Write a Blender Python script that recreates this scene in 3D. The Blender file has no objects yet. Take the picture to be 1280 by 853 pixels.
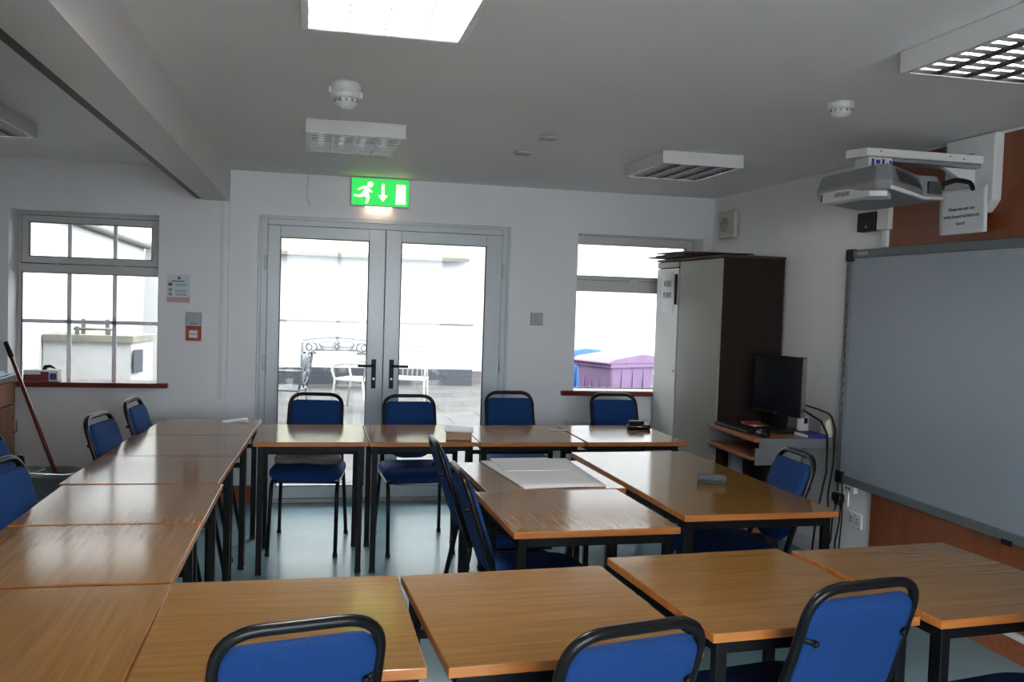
import bpy, bmesh, math, random
from mathutils import Vector, Matrix
random.seed(7)
scene = bpy.context.scene
COL = scene.collection
PI = math.pi

# ------------------------------------------------------------------ materials
MATS = {}
def mat(name, col, rough=0.5, metal=0.0, spec=0.5, noise=0.0, nscale=8.0, bump=0.0, bscale=200.0, coat=0.0, emit=None, estr=0.0):
    if name in MATS: return MATS[name]
    m = bpy.data.materials.new(name); m.use_nodes = True
    nt = m.node_tree; b = nt.nodes['Principled BSDF']
    b.inputs['Base Color'].default_value = (*col, 1)
    b.inputs['Roughness'].default_value = rough
    b.inputs['Metallic'].default_value = metal
    b.inputs['Specular IOR Level'].default_value = spec
    if coat:
        b.inputs['Coat Weight'].default_value = coat
        b.inputs['Coat Roughness'].default_value = 0.1
    if emit:
        b.inputs['Emission Color'].default_value = (*emit, 1)
        b.inputs['Emission Strength'].default_value = estr
    tc = nt.nodes.new('ShaderNodeTexCoord')
    if noise > 0:
        n = nt.nodes.new('ShaderNodeTexNoise'); n.inputs['Scale'].default_value = nscale
        n.inputs['Detail'].default_value = 5
        nt.links.new(tc.outputs['Object'], n.inputs['Vector'])
        r = nt.nodes.new('ShaderNodeValToRGB')
        r.color_ramp.elements[0].position = 0.3; r.color_ramp.elements[1].position = 0.7
        r.color_ramp.elements[0].color = (*[c*(1-noise) for c in col], 1)
        r.color_ramp.elements[1].color = (*[min(1, c*(1+noise)) for c in col], 1)
        nt.links.new(n.outputs['Fac'], r.inputs['Fac'])
        nt.links.new(r.outputs['Color'], b.inputs['Base Color'])
    if bump > 0:
        n2 = nt.nodes.new('ShaderNodeTexNoise'); n2.inputs['Scale'].default_value = bscale
        nt.links.new(tc.outputs['Object'], n2.inputs['Vector'])
        bp = nt.nodes.new('ShaderNodeBump'); bp.inputs['Strength'].default_value = bump
        bp.inputs['Distance'].default_value = 0.002
        nt.links.new(n2.outputs['Fac'], bp.inputs['Height'])
        nt.links.new(bp.outputs['Normal'], b.inputs['Normal'])
    MATS[name] = m
    return m

def wood(name, dark, light, scale=(3, 60, 60), rough=0.3, spec=0.5):
    m = bpy.data.materials.new(name); m.use_nodes = True
    nt = m.node_tree; b = nt.nodes['Principled BSDF']
    tc = nt.nodes.new('ShaderNodeTexCoord'); oi = nt.nodes.new('ShaderNodeObjectInfo')
    mp = nt.nodes.new('ShaderNodeMapping'); mp.inputs['Scale'].default_value = scale
    add = nt.nodes.new('ShaderNodeVectorMath'); add.operation = 'ADD'
    sc = nt.nodes.new('ShaderNodeVectorMath'); sc.operation = 'SCALE'; sc.inputs['Scale'].default_value = 37.0
    cmb = nt.nodes.new('ShaderNodeCombineXYZ')
    for k in range(3): nt.links.new(oi.outputs['Random'], cmb.inputs[k])
    nt.links.new(cmb.outputs[0], sc.inputs[0])
    nt.links.new(tc.outputs['Object'], mp.inputs['Vector'])
    nt.links.new(mp.outputs['Vector'], add.inputs[0]); nt.links.new(sc.outputs[0], add.inputs[1])
    n = nt.nodes.new('ShaderNodeTexNoise'); n.inputs['Scale'].default_value = 1.0
    n.inputs['Detail'].default_value = 3; n.inputs['Distortion'].default_value = 0.5
    nt.links.new(add.outputs[0], n.inputs['Vector'])
    r = nt.nodes.new('ShaderNodeValToRGB')
    r.color_ramp.elements[0].position = 0.28; r.color_ramp.elements[1].position = 0.72
    r.color_ramp.elements[0].color = (*dark, 1); r.color_ramp.elements[1].color = (*light, 1)
    nt.links.new(n.outputs['Fac'], r.inputs['Fac'])
    nt.links.new(r.outputs['Color'], b.inputs['Base Color'])
    b.inputs['Roughness'].default_value = rough
    b.inputs['Specular IOR Level'].default_value = spec
    MATS[name] = m
    return m

def emitter(name, col, strength):
    m = bpy.data.materials.new(name); m.use_nodes = True
    nt = m.node_tree; nt.nodes.clear()
    o = nt.nodes.new('ShaderNodeOutputMaterial'); e = nt.nodes.new('ShaderNodeEmission')
    e.inputs['Color'].default_value = (*col, 1); e.inputs['Strength'].default_value = strength
    nt.links.new(e.outputs[0], o.inputs[0]); MATS[name] = m
    return m

def glass_mat(name):
    m = bpy.data.materials.new(name); m.use_nodes = True
    nt = m.node_tree; nt.nodes.clear()
    o = nt.nodes.new('ShaderNodeOutputMaterial'); t = nt.nodes.new('ShaderNodeBsdfTransparent')
    t.inputs['Color'].default_value = (0.97, 0.98, 0.975, 1)
    g = nt.nodes.new('ShaderNodeBsdfGlossy'); g.inputs['Roughness'].default_value = 0.02
    f = nt.nodes.new('ShaderNodeFresnel'); f.inputs['IOR'].default_value = 1.35
    mx = nt.nodes.new('ShaderNodeMixShader')
    nt.links.new(f.outputs[0], mx.inputs[0]); nt.links.new(t.outputs[0], mx.inputs[1]); nt.links.new(g.outputs[0], mx.inputs[2])
    nt.links.new(mx.outputs[0], o.inputs[0]); MATS[name] = m
    return m

M_wall = mat('wall_paint', (0.845, 0.84, 0.85), 0.36, noise=0.025, nscale=2.5, bump=0.15, bscale=60)
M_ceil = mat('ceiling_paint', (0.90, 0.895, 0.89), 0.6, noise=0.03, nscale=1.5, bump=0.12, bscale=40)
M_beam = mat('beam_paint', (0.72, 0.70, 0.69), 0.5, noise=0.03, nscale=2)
M_floor = mat('floor_vinyl', (0.20, 0.335, 0.385), 0.24, noise=0.10, nscale=3.0, spec=0.34, bump=0.06, bscale=30)
M_upvc = mat('white_upvc', (0.66, 0.70, 0.73), 0.25, noise=0.02, nscale=3)
M_upvc_w = mat('window_upvc', (0.62, 0.62, 0.61), 0.3, noise=0.02, nscale=3)
M_gasket = mat('gasket_rubber', (0.02, 0.02, 0.025), 0.6, noise=0.1)
M_glass = glass_mat('window_glass')
M_sill = wood('sill_wood', (0.12, 0.016, 0.012), (0.20, 0.03, 0.02), (3, 50, 50), 0.22)
M_skirt = wood('skirting_wood', (0.26, 0.07, 0.025), (0.36, 0.11, 0.04), (3, 50, 50), 0.3)
M_panel = wood('panel_veneer', (0.19, 0.046, 0.013), (0.26, 0.070, 0.020), (12, 12, 1.2), 0.4)
M_topx = wood('laminate_grain_across', (0.185, 0.088, 0.022), (0.258, 0.132, 0.034), (2.5, 62, 62), 0.13, 0.34)
M_topy = wood('laminate_grain_along', (0.180, 0.086, 0.022), (0.250, 0.126, 0.033), (62, 2.5, 62), 0.13, 0.34)
M_edge = wood('edge_lipping', (0.36, 0.105, 0.022), (0.50, 0.185, 0.044), (4, 40, 40), 0.35)
M_black = mat('black_enamel', (0.005, 0.005, 0.006), 0.45, spec=0.18, noise=0.1, nscale=10)
M_blacktube = mat('black_tube', (0.006, 0.006, 0.007), 0.28, spec=0.26, noise=0.1, nscale=10)
M_plastic = mat('black_plastic', (0.007, 0.007, 0.008), 0.45, spec=0.22, noise=0.1, nscale=20)
M_screen = mat('screen_black', (0.006, 0.007, 0.009), 0.15, spec=0.3, noise=0.05)
M_blue = mat('blue_fabric', (0.0085, 0.044, 0.166), 0.85, spec=0.2, noise=0.22, nscale=420, bump=0.5, bscale=700)
M_grey = mat('grey_metal', (0.30, 0.32, 0.34), 0.35, metal=0.3, noise=0.04)
M_alu = mat('board_frame_grey', (0.13, 0.145, 0.155), 0.45, metal=0.1, noise=0.04)
M_board = mat('board_surface', (0.315, 0.355, 0.40), 0.33, noise=0.03, nscale=1.5)
M_white = mat('white_enamel', (0.74, 0.74, 0.73), 0.35, noise=0.02)
M_ivory = mat('ivory_plastic', (0.62, 0.60, 0.50), 0.4, noise=0.03)
M_paper = mat('paper', (0.82, 0.82, 0.83), 0.7, noise=0.02)
M_ink = mat('ink', (0.03, 0.03, 0.04), 0.6, noise=0.05)
M_red = mat('alarm_red', (0.50, 0.022, 0.016), 0.35, noise=0.05)
M_cupdoor = mat('cupboard_door_laminate', (0.27, 0.255, 0.22), 0.45, noise=0.03, nscale=2)
M_cupwhite = mat('cupboard_door_white', (0.62, 0.62, 0.595), 0.35, noise=0.03, nscale=2)
M_cupside = wood('cupboard_side_wood', (0.013, 0.0065, 0.005), (0.020, 0.010, 0.0075), (20, 20, 1.5), 0.5, 0.2)
M_boardbrown = mat('brown_board', (0.045, 0.018, 0.014), 0.6, noise=0.2, nscale=12)
M_desk = wood('desk_top_wood', (0.30, 0.10, 0.04), (0.42, 0.16, 0.07), (50, 4, 50), 0.3)
M_deskgrey = mat('desk_grey', (0.16, 0.17, 0.18), 0.45, noise=0.03)
M_counterwood = wood('counter_door_wood', (0.36, 0.15, 0.06), (0.46, 0.21, 0.09), (20, 20, 1.5), 0.35)
M_worktop = mat('worktop', (0.25, 0.25, 0.26), 0.3, noise=0.2, nscale=60)
M_bucket = mat('bucket_grey', (0.20, 0.23, 0.235), 0.4, noise=0.08)
M_mopred = mat('mop_handle_red', (0.13, 0.018, 0.016), 0.35, noise=0.1)
M_coat = mat('coat_fabric', (0.20, 0.175, 0.16), 0.9, spec=0.2, noise=0.15, nscale=60, bump=0.5, bscale=300)
M_tan = mat('paper_stack_side', (0.50, 0.33, 0.20), 0.8, noise=0.1, nscale=90)
M_proj = mat('projector_grey', (0.25, 0.255, 0.26), 0.45, noise=0.03)
M_projw = mat('projector_white', (0.72, 0.72, 0.72), 0.35, noise=0.03)
M_projdark = mat('projector_vent', (0.06, 0.06, 0.065), 0.5, noise=0.1)
M_tube = emitter('fluorescent_tube', (1.0, 0.97, 0.90), 55.0)
M_tubed = emitter('fluorescent_tube_soft', (1.0, 0.98, 0.94), 3.0)
M_tubew = emitter('fluorescent_tube_dim', (0.95, 0.97, 1.0), 0.16)
M_louvre = mat('louvre_dark', (0.012, 0.012, 0.016), 0.4, spec=0.3, noise=0.05)
M_louvrew = mat('louvre_white', (0.80, 0.80, 0.80), 0.4, noise=0.03)
M_reflect = mat('reflector', (0.75, 0.75, 0.74), 0.3, noise=0.03)
M_gapshade = mat('louvre_gap_shade', (0.16, 0.165, 0.17), 0.5, noise=0.03)  # dark grey paints the shade between the white louvre blades
M_green = mat('exit_green', (0.0, 0.35, 0.07), 0.4, emit=(0.02, 0.62, 0.08), estr=0.55, noise=0.05)
M_exitw = mat('exit_pictogram', (0.85, 0.80, 0.5), 0.4, emit=(1.0, 0.86, 0.42), estr=0.95, noise=0.03)
M_exitlamp = emitter('exit_downlight', (1.0, 0.72, 0.50), 4.5)
M_extwhite = mat('outside_render', (0.25, 0.25, 0.247), 0.9, noise=0.03, nscale=2)
M_plinth = mat('outside_plinth', (0.018, 0.020, 0.026), 0.9, noise=0.15, nscale=4)
M_slate = mat('outside_roof_moss', (0.13, 0.14, 0.09), 0.9, noise=0.25, nscale=5)
M_gutter = mat('outside_gutter', (0.06, 0.06, 0.05), 0.8, noise=0.1)
M_felt = mat('outside_felt', (0.10, 0.095, 0.075), 0.9, noise=0.3, nscale=6)
M_ironw = mat('garden_white_iron', (0.22, 0.22, 0.205), 0.6, noise=0.05)
M_irong = mat('garden_grey_iron', (0.045, 0.05, 0.055), 0.7, noise=0.08)
M_purple = mat('bin_purple', (0.066, 0.036, 0.078), 0.8, noise=0.08, nscale=6)
M_binblue = mat('bin_blue', (0.008, 0.055, 0.19), 0.7, noise=0.08, nscale=6)
M_bluebook = mat('book_blue', (0.025, 0.03, 0.20), 0.5, noise=0.1)
M_redbook = mat('book_red', (0.50, 0.07, 0.03), 0.5, noise=0.1)
M_bluepl = mat('blue_plastic', (0.02, 0.22, 0.60), 0.4, noise=0.05)
M_chrome = mat('chrome', (0.7, 0.7, 0.7), 0.15, metal=1.0, noise=0.02)
M_pink = mat('poster_pink', (0.62, 0.36, 0.40), 0.6, noise=0.05)
M_cyan = mat('poster_pale', (0.66, 0.75, 0.78), 0.6, noise=0.03)
M_teal = mat('poster_teal', (0.05, 0.22, 0.30), 0.6, noise=0.05)
M_eraser = mat('eraser_grey', (0.085, 0.105, 0.12), 0.7, noise=0.12, nscale=30)
M_palecloth = mat('pale_blue_cloth', (0.42, 0.55, 0.64), 0.8, noise=0.1, nscale=20)
M_label = mat('label_white', (0.75, 0.75, 0.78), 0.5, noise=0.02)
M_inkblue = mat('ink_blue', (0.03, 0.05, 0.30), 0.6, noise=0.05)

# patio flags
def patio_mat():
    m = bpy.data.materials.new('patio_flags'); m.use_nodes = True
    nt = m.node_tree; b = nt.nodes['Principled BSDF']
    tc = nt.nodes.new('ShaderNodeTexCoord')
    br = nt.nodes.new('ShaderNodeTexBrick'); br.inputs['Scale'].default_value = 1.0
    br.inputs['Color1'].default_value = (0.042, 0.040, 0.037, 1); br.inputs['Color2'].default_value = (0.056, 0.054, 0.049, 1)
    br.inputs['Mortar'].default_value = (0.03, 0.03, 0.025, 1); br.inputs['Mortar Size'].default_value = 0.012
    br.inputs['Brick Width'].default_value = 0.9; br.inputs['Row Height'].default_value = 0.6
    nt.links.new(tc.outputs['Object'], br.inputs['Vector'])
    n = nt.nodes.new('ShaderNodeTexNoise'); n.inputs['Scale'].default_value = 2.5; n.inputs['Detail'].default_value = 6
    nt.links.new(tc.outputs['Object'], n.inputs['Vector'])
    mx = nt.nodes.new('ShaderNodeMix'); mx.data_type = 'RGBA'; mx.blend_type = 'OVERLAY'; mx.inputs[0].default_value = 0.5
    nt.links.new(br.outputs['Color'], mx.inputs[6]); nt.links.new(n.outputs['Color'], mx.inputs[7])
    hs = nt.nodes.new('ShaderNodeHueSaturation'); hs.inputs['Saturation'].default_value = 0.35
    nt.links.new(mx.outputs[2], hs.inputs['Color'])
    nt.links.new(hs.outputs['Color'], b.inputs['Base Color'])
    b.inputs['Roughness'].default_value = 0.85; b.inputs['Specular IOR Level'].default_value = 0.15
    MATS['patio'] = m
    return m
M_patio = patio_mat()

# ------------------------------------------------------------------ mesh helpers
def nb(): return bmesh.new()

def box(bm, x0, x1, y0, y1, z0, z1, M=None, mi=0):
    vs = [bm.verts.new(v) for v in ((x0,y0,z0),(x1,y0,z0),(x1,y1,z0),(x0,y1,z0),(x0,y0,z1),(x1,y0,z1),(x1,y1,z1),(x0,y1,z1))]
    if M is not None:
        for v in vs: v.co = M @ v.co
    for f in ((0,3,2,1),(4,5,6,7),(0,1,5,4),(1,2,6,5),(2,3,7,6),(3,0,4,7)):
        fc = bm.faces.new([vs[i] for i in f]); fc.material_index = mi
    return vs

def prism(bm, poly, axis, a, b, M=None, mi=0):
    def P(u, v, w):
        p = {'x': (w, u, v), 'y': (u, w, v), 'z': (u, v, w)}[axis]
        return Vector(p)
    A = [bm.verts.new(P(u, v, a)) for u, v in poly]; B = [bm.verts.new(P(u, v, b)) for u, v in poly]
    n = len(poly); fs = []
    fs.append(bm.faces.new(list(reversed(A)))); fs.append(bm.faces.new(B))
    for i in range(n):
        fs.append(bm.faces.new((A[i], A[(i+1) % n], B[(i+1) % n], B[i])))
    if M is not None:
        for v in A+B: v.co = M @ v.co
    for f in fs: f.material_index = mi
    return A+B

def fillet(pts, r, n=6):
    pts = [Vector(p) for p in pts]; out = [pts[0]]
    for i in range(1, len(pts)-1):
        rr = r[i] if isinstance(r, (list, tuple)) else r
        a = pts[i-1]-pts[i]; b = pts[i+1]-pts[i]
        la, lb = a.length, b.length
        a.normalize(); b.normalize()
        ang = a.angle(b)
        if rr <= 0 or ang > PI-0.02:
            out.append(pts[i]); continue
        d = min(rr/math.tan(ang/2), la*0.49, lb*0.49)
        p0, p1 = pts[i]+a*d, pts[i]+b*d
        for k in range(n+1):
            t = k/n
            out.append(p0*(1-t)**2 + pts[i]*2*t*(1-t) + p1*t*t)
    out.append(pts[-1])
    return out

def tube(bm, pts, r, seg=10, closed=False, mi=0):
    pts = [Vector(p) for p in pts]; n = len(pts); rings = []
    up = None
    for i in range(n):
        if closed: t = pts[(i+1) % n]-pts[i-1]
        else: t = pts[min(i+1, n-1)]-pts[max(i-1, 0)]
        t.normalize()
        if up is None:
            up = Vector((0, 0, 1)) if abs(t.z) < 0.9 else Vector((1, 0, 0))
        side = t.cross(up)
        if side.length < 1e-6: side = t.cross(Vector((0, 1, 0)))
        side.normalize(); up = side.cross(t).normalized()
        rr = r[i] if isinstance(r, (list, tuple)) else r
        rings.append([bm.verts.new(pts[i]+(side*math.cos(2*PI*k/seg)+up*math.sin(2*PI*k/seg))*rr) for k in range(seg)])
    m = n if closed else n-1
    for i in range(m):
        A, B = rings[i], rings[(i+1) % n]
        for k in range(seg):
            f = bm.faces.new((A[k], A[(k+1) % seg], B[(k+1) % seg], B[k])); f.smooth = True; f.material_index = mi
    if not closed:
        bm.faces.new(list(reversed(rings[0]))).material_index = mi
        bm.faces.new(rings[-1]).material_index = mi

def lathe(bm, prof, seg=24, M=None, mi=0):
    rings = []
    for r, z in prof:
        ring = [bm.verts.new((r*math.cos(2*PI*k/seg), r*math.sin(2*PI*k/seg), z)) for k in range(seg)]
        if M is not None:
            for v in ring: v.co = M @ v.co
        rings.append(ring)
    for A, B in zip(rings, rings[1:]):
        for k in range(seg):
            f = bm.faces.new((A[k], A[(k+1) % seg], B[(k+1) % seg], B[k])); f.smooth = True; f.material_index = mi
    bm.faces.new(list(reversed(rings[0]))).material_index = mi
    bm.faces.new(rings[-1]).material_index = mi

def roundpoly(w, h, radii, n=6):
    # rectangle centred at 0; radii = (bl, br, tr, tl)
    cs = [(-w/2, -h/2, radii[0], PI), (w/2, -h/2, radii[1], 1.5*PI), (w/2, h/2, radii[2], 0), (-w/2, h/2, radii[3], 0.5*PI)]
    out = []
    for x, y, r, a0 in cs:
        cx = x+r if x < 0 else x-r; cy = y+r if y < 0 else y-r
        for k in range(n+1):
            a = a0+k*(PI/2)/n
            out.append((cx+r*math.cos(a), cy+r*math.sin(a)))
    return out

def cushion(bm, poly, t, edge, fn, mi=0, dome=0.0):
    # rounded slab: fn(u, v, w) maps to 3d, w in [-t/2, t/2]
    prof = []
    for k in range(7):
        a = -PI/2+PI*k/6
        prof.append((edge*(1-math.cos(a)), t/2*math.sin(a)))
    xs = [p[0] for p in poly]; ys = [p[1] for p in poly]
    cx, cy = (min(xs)+max(xs))/2, (min(ys)+max(ys))/2
    hx, hy = (max(xs)-min(xs))/2, (max(ys)-min(ys))/2
    levels = [(0.12, -t/2), (0.45, -t/2), (0.75, -t/2)]
    rings = []
    def ring(sx, sy, w, dm):
        return [bm.verts.new(fn(cx+(x-cx)*sx, cy+(y-cy)*sy, w+dm)) for x, y in poly]
    for s, w in levels: rings.append(ring(s, s, w, -dome*(1-s*s)*0.3))
    for ins, w in prof: rings.append(ring((hx-ins)/hx, (hy-ins)/hy, w, 0))
    for s in (0.75, 0.45, 0.12): rings.append(ring(s, s, t/2, dome*(1-s*s)))
    n = len(poly)
    for A, B in zip(rings, rings[1:]):
        for k in range(n):
            f = bm.faces.new((A[k], A[(k+1) % n], B[(k+1) % n], B[k])); f.smooth = True; f.material_index = mi
    bm.faces.new(list(reversed(rings[0]))).smooth = True
    bm.faces.new(rings[-1]).smooth = True

def obj(name, bm, m, parent=None, bevel=0.0, smooth=False, loc=None, rot=None):
    me = bpy.data.meshes.new(name)
    bmesh.ops.recalc_face_normals(bm, faces=bm.faces)
    bm.to_mesh(me); bm.free()
    for mm in (m if isinstance(m, (list, tuple)) else [m]): me.materials.append(mm)
    if smooth:
        for p in me.polygons: p.use_smooth = True
    o = bpy.data.objects.new(name, me); COL.objects.link(o)
    if bevel > 0:
        bv = o.modifiers.new('bevel', 'BEVEL'); bv.width = bevel; bv.segments = 2; bv.limit_method = 'ANGLE'
    if parent is not None: o.parent = parent
    if loc: o.location = loc
    if rot: o.rotation_euler = rot
    return o

def tag(o, label, cat, group=None, kind=None):
    o['label'] = label; o['category'] = cat
    if group: o['group'] = group
    if kind: o['kind'] = kind
    return o

def thing(name, label, cat, loc=(0, 0, 0), rz=0.0, group=None):
    o = bpy.data.objects.new(name, None); COL.objects.link(o)
    o.location = loc; o.rotation_euler = (0, 0, rz)
    return tag(o, label, cat, group)

def struct(o):
    o['kind'] = 'structure'; return o

def dup(root, loc, rz, label, group=None):
    r = root.copy(); COL.objects.link(r); r.location = loc; r.rotation_euler = (0, 0, rz)
    r['label'] = label
    if group: r['group'] = group
    for ch in list(root.children):
        c = ch.copy(); COL.objects.link(c); c.parent = r
        for g in list(ch.children):
            d = g.copy(); COL.objects.link(d); d.parent = c
    return r

def text(name, body, size, m, parent, loc, rot, sx=1.0, align='CENTER', depth=0.0004):
    cu = bpy.data.curves.new(name, 'FONT'); cu.body = body; cu.size = size; cu.extrude = depth
    cu.align_x = align; cu.align_y = 'CENTER'; cu.space_line = 1.35
    tmp = bpy.data.objects.new(name+'_src', cu); COL.objects.link(tmp)
    dg = bpy.context.evaluated_depsgraph_get()
    me = bpy.data.meshes.new_from_object(tmp.evaluated_get(dg))
    bpy.data.objects.remove(tmp); bpy.data.curves.remove(cu)
    me.materials.clear(); me.materials.append(m)
    o = bpy.data.objects.new(name, me); COL.objects.link(o)
    o.parent = parent; o.location = loc; o.rotation_euler = rot; o.scale = (sx, 1, 1)
    return o

# ------------------------------------------------------------------ constants
D = 6.633; ZC = 2.328; XR = 3.035; XL = -2.55; YB = -1.7; WT = 0.30
CAMZ = 1.5

# ------------------------------------------------------------------ the shell
bm = nb(); box(bm, XL-0.2, XR+0.2, YB-0.2, D+WT, -0.1, 0.0); struct(obj('floor', bm, M_floor))
bm = nb(); box(bm, XL-0.2, XR+0.2, YB-0.2, D+WT, ZC, ZC+0.15); struct(obj('ceiling', bm, M_ceil))
W1 = (-1.965, -1.03, 0.815, 1.99); DO = (-0.373, 1.427, 0.0, 2.03); W2 = (1.945, 2.95, 0.80, 2.012)
bm = nb()
def wb(x0, x1, z0, z1): box(bm, x0, x1, D, D+WT, z0, z1)
wb(XL-0.2, W1[0], 0, ZC); wb(W1[0], W1[1], 0, W1[2]); wb(W1[0], W1[1], W1[3], ZC)
wb(W1[1], DO[0], 0, ZC); wb(DO[0], DO[1], DO[3], ZC); wb(DO[1], W2[0], 0, ZC)
wb(W2[0], W2[1], 0, W2[2]); wb(W2[0], W2[1], W2[3], ZC); wb(W2[1], XR+0.2, 0, ZC)
# dry-lining around the doors stands slightly proud
box(bm, -0.535, DO[0], D-0.012, D, 0.14, ZC); box(bm, DO[0], DO[1]+0.004, D-0.012, D, DO[3]+0.002, ZC)
struct(obj('wall_back', bm, M_wall))
bm = nb(); box(bm, XR, XR+0.2, YB-0.2, D, 0, ZC); struct(obj('wall_right', bm, M_wall))
bm = nb(); box(bm, XL-0.2, XL, YB-0.2, D, 0, ZC); struct(obj('wall_left', bm, M_wall))
W3 = (-0.45, 2.15, 0.15, 2.25)
bm = nb(); box(bm, -0.742, -0.567, YB+0.001, 1.70, 0.0, 2.107); struct(obj('wall_light_block', bm, M_wall))  # unseen wall added to keep rear window light off the window-side wall
bm = nb(); box(bm, XL, W3[0], YB-0.2, YB, 0, ZC); box(bm, W3[1], XR, YB-0.2, YB, 0, ZC); box(bm, W3[0], W3[1], YB-0.2, YB, 0, W3[2]); box(bm, W3[0], W3[1], YB-0.2, YB, W3[3], ZC)
struct(obj('wall_rear', bm, M_wall))
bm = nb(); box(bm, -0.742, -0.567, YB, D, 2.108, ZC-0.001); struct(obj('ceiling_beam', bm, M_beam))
bm = nb(); box(bm, -0.790, -0.743, YB, D-0.001, 2.118, 2.150); struct(obj('trim_1', bm, wood('beam_batten', (0.05, 0.035, 0.025), (0.08, 0.055, 0.04), (30, 3, 30), 0.6)))
bm = nb(); box(bm, -0.738, -0.567, D-0.055, D, 0.14, 2.107); struct(obj('pillar', bm, M_wall))
bm = nb(); box(bm, -0.625, -0.600, D-0.068, D-0.055, 0.75, 2.106); struct(obj('trim_2', bm, M_white))
bm = nb(); box(bm, XR-0.014, XR-0.001, YB, 4.43, 0.0, ZC-0.012); struct(obj('trim_3', bm, M_panel))
bm = nb(); box(bm, XR-0.024, XR-0.001, YB, 4.43, ZC-0.012, ZC-0.001); struct(obj('trim_4', bm, M_white))
bm = nb()
box(bm, -2.0, -0.740, D-0.018, D-0.001, 0, 0.13); box(bm, -0.740, -0.566, D-0.072, D-0.056, 0, 0.13); box(bm, -0.566, DO[0]-0.002, D-0.028, D-0.013, 0, 0.13)
struct(obj('baseboard_back', bm, M_skirt, bevel=0.004))
bm = nb(); box(bm, DO[1]+0.004, 2.5, D-0.018, D-0.001, 0, 0.13); struct(obj('baseboard_back', bm, M_skirt, bevel=0.004))
bm = nb(); box(bm, XR-0.032, XR-0.015, YB, 4.43, 0, 0.10); struct(obj('baseboard_right', bm, M_skirt, bevel=0.004))
bm = nb(); box(bm, XR-0.040, XR-0.015, YB, 4.40, 0.101, 0.126); struct(obj('trim_5', bm, M_white, bevel=0.003))
bm = nb(); box(bm, XR-0.018, XR-0.001, 4.44, 5.45, 0, 0.10); struct(obj('baseboard_right', bm, M_white, bevel=0.004))

# ------------------------------------------------------------------ windows and doors
def frame_ring(bm, x0, x1, z0, z1, t, y0, y1, tb=None, tt=None):
    tb = t if tb is None else tb; tt = t if tt is None else tt
    box(bm, x0, x0+t, y0, y1, z0, z1); box(bm, x1-t, x1, y0, y1, z0, z1)
    box(bm, x0+t, x1-t, y0, y1, z0, z0+tb); box(bm, x0+t, x1-t, y0, y1, z1-tt, z1)

# window_1 (six-pane bars over an opening top light)
YF = D+0.20
bm = nb(); frame_ring(bm, W1[0]+.001, W1[1]-.001, W1[2]+.001, W1[3]-.001, 0.024, YF, YF+0.06, 0.012, 0.022)
box(bm, W1[0]+.02, W1[1]-.02, YF, YF+0.06, 1.578, 1.640)
w1 = struct(obj('window_1', bm, M_upvc_w, bevel=0.003))
bm = nb(); frame_ring(bm, -1.939, -1.056, 1.642, 1.966, 0.046, YF-0.012, YF+0.04); obj('sash', bm, M_upvc_w, w1, bevel=0.004)
bm = nb(); frame_ring(bm, -1.943, -1.052, 1.638, 1.970, 0.0045, YF-0.004, YF+0.0)
frame_ring(bm, -1.894, -1.101, 1.686, 1.921, 0.005, YF-0.014, YF+0.01); frame_ring(bm, -1.942, -1.053, 0.825, 1.579, 0.005, YF-0.006, YF+0.01)
obj('gasket', bm, M_gasket, w1)
bm = nb()
for x in (-1.642, -1.348): box(bm, x-0.012, x+0.012, YF+0.012, YF+0.03, 1.689, 1.918); box(bm, x-0.013, x+0.013, YF+0.012, YF+0.03, 0.83, 1.576)
box(bm, -1.938, -1.057, YF+0.012, YF+0.03, 1.231, 1.256)
obj('glazing_bars', bm, mat('bar_white', (0.86, 0.86, 0.87), 0.3, noise=0.02), w1)
for z0, z1 in ((1.69, 1.917), (0.83, 1.576)):
    bm = nb(); box(bm, -1.938, -1.057, YF+0.032, YF+0.036, z0, z1); obj('pane', bm, M_glass, w1)
for x in (-1.71, -1.30):
    bm = nb(); box(bm, x-0.012, x+0.012, YF-0.022, YF-0.005, 1.635, 1.655); box(bm, x-0.04, x+0.012, YF-0.03, YF-0.02, 1.640, 1.650); obj('window_catch', bm, M_upvc_w, w1, bevel=0.003)
bm = nb(); box(bm, -2.0, -0.952, D-0.045, D-0.0005, 0.812, 0.846); box(bm, W1[0]+.001, W1[1]-.001, D-0.001, YF-0.001, 0.816, 0.846)
struct(obj('sill_1', bm, M_sill, bevel=0.006))

# window_2 (two lights, partly hidden by the tall cupboard)
bm = nb(); frame_ring(bm, W2[0]+.001, W2[1]-.001, W2[2]+.001, W2[3]-.001, 0.055, YF, YF+0.06, 0.027, 0.066)
box(bm, W2[0]+.05, W2[1]-.05, YF, YF+0.06, 1.580, 1.702)
w2 = struct(obj('window_2', bm, M_upvc_w, bevel=0.003))
bm = nb(); frame_ring(bm, W2[0]+.054, W2[1]-.054, 1.700, 1.947, 0.004, YF-0.004, YF+0.01); box(bm, W2[0]+.054, W2[1]-.054, YF-0.004, YF+0.01, 0.826, 0.832); box(bm, W2[0]+.05, W2[1]-.05, YF-0.002, YF, 1.668, 1.671)
obj('gasket', bm, M_gasket, w2)
for z0, z1 in ((1.703, 1.945), (0.83, 1.58)):
    bm = nb(); box(bm, W2[0]+.056, W2[1]-.056, YF+0.03, YF+0.034, z0, z1); obj('pane', bm, M_glass, w2)
bm = nb(); box(bm, 2.43, 2.50, YF-0.02, YF-0.003, 1.665, 1.682); box(bm, 2.425, 2.44, YF-0.024, YF-0.003, 1.662, 1.68); obj('window_catch', bm, M_white, w2, bevel=0.003)
bm = nb(); box(bm, 1.845, 2.985, D-0.04, D-0.0005, 0.788, 0.826); box(bm, W2[0]+.001, W2[1]-.001, D-0.001, YF-0.001, 0.801, 0.827)
struct(obj('sill_2', bm, M_sill, bevel=0.005))

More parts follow.
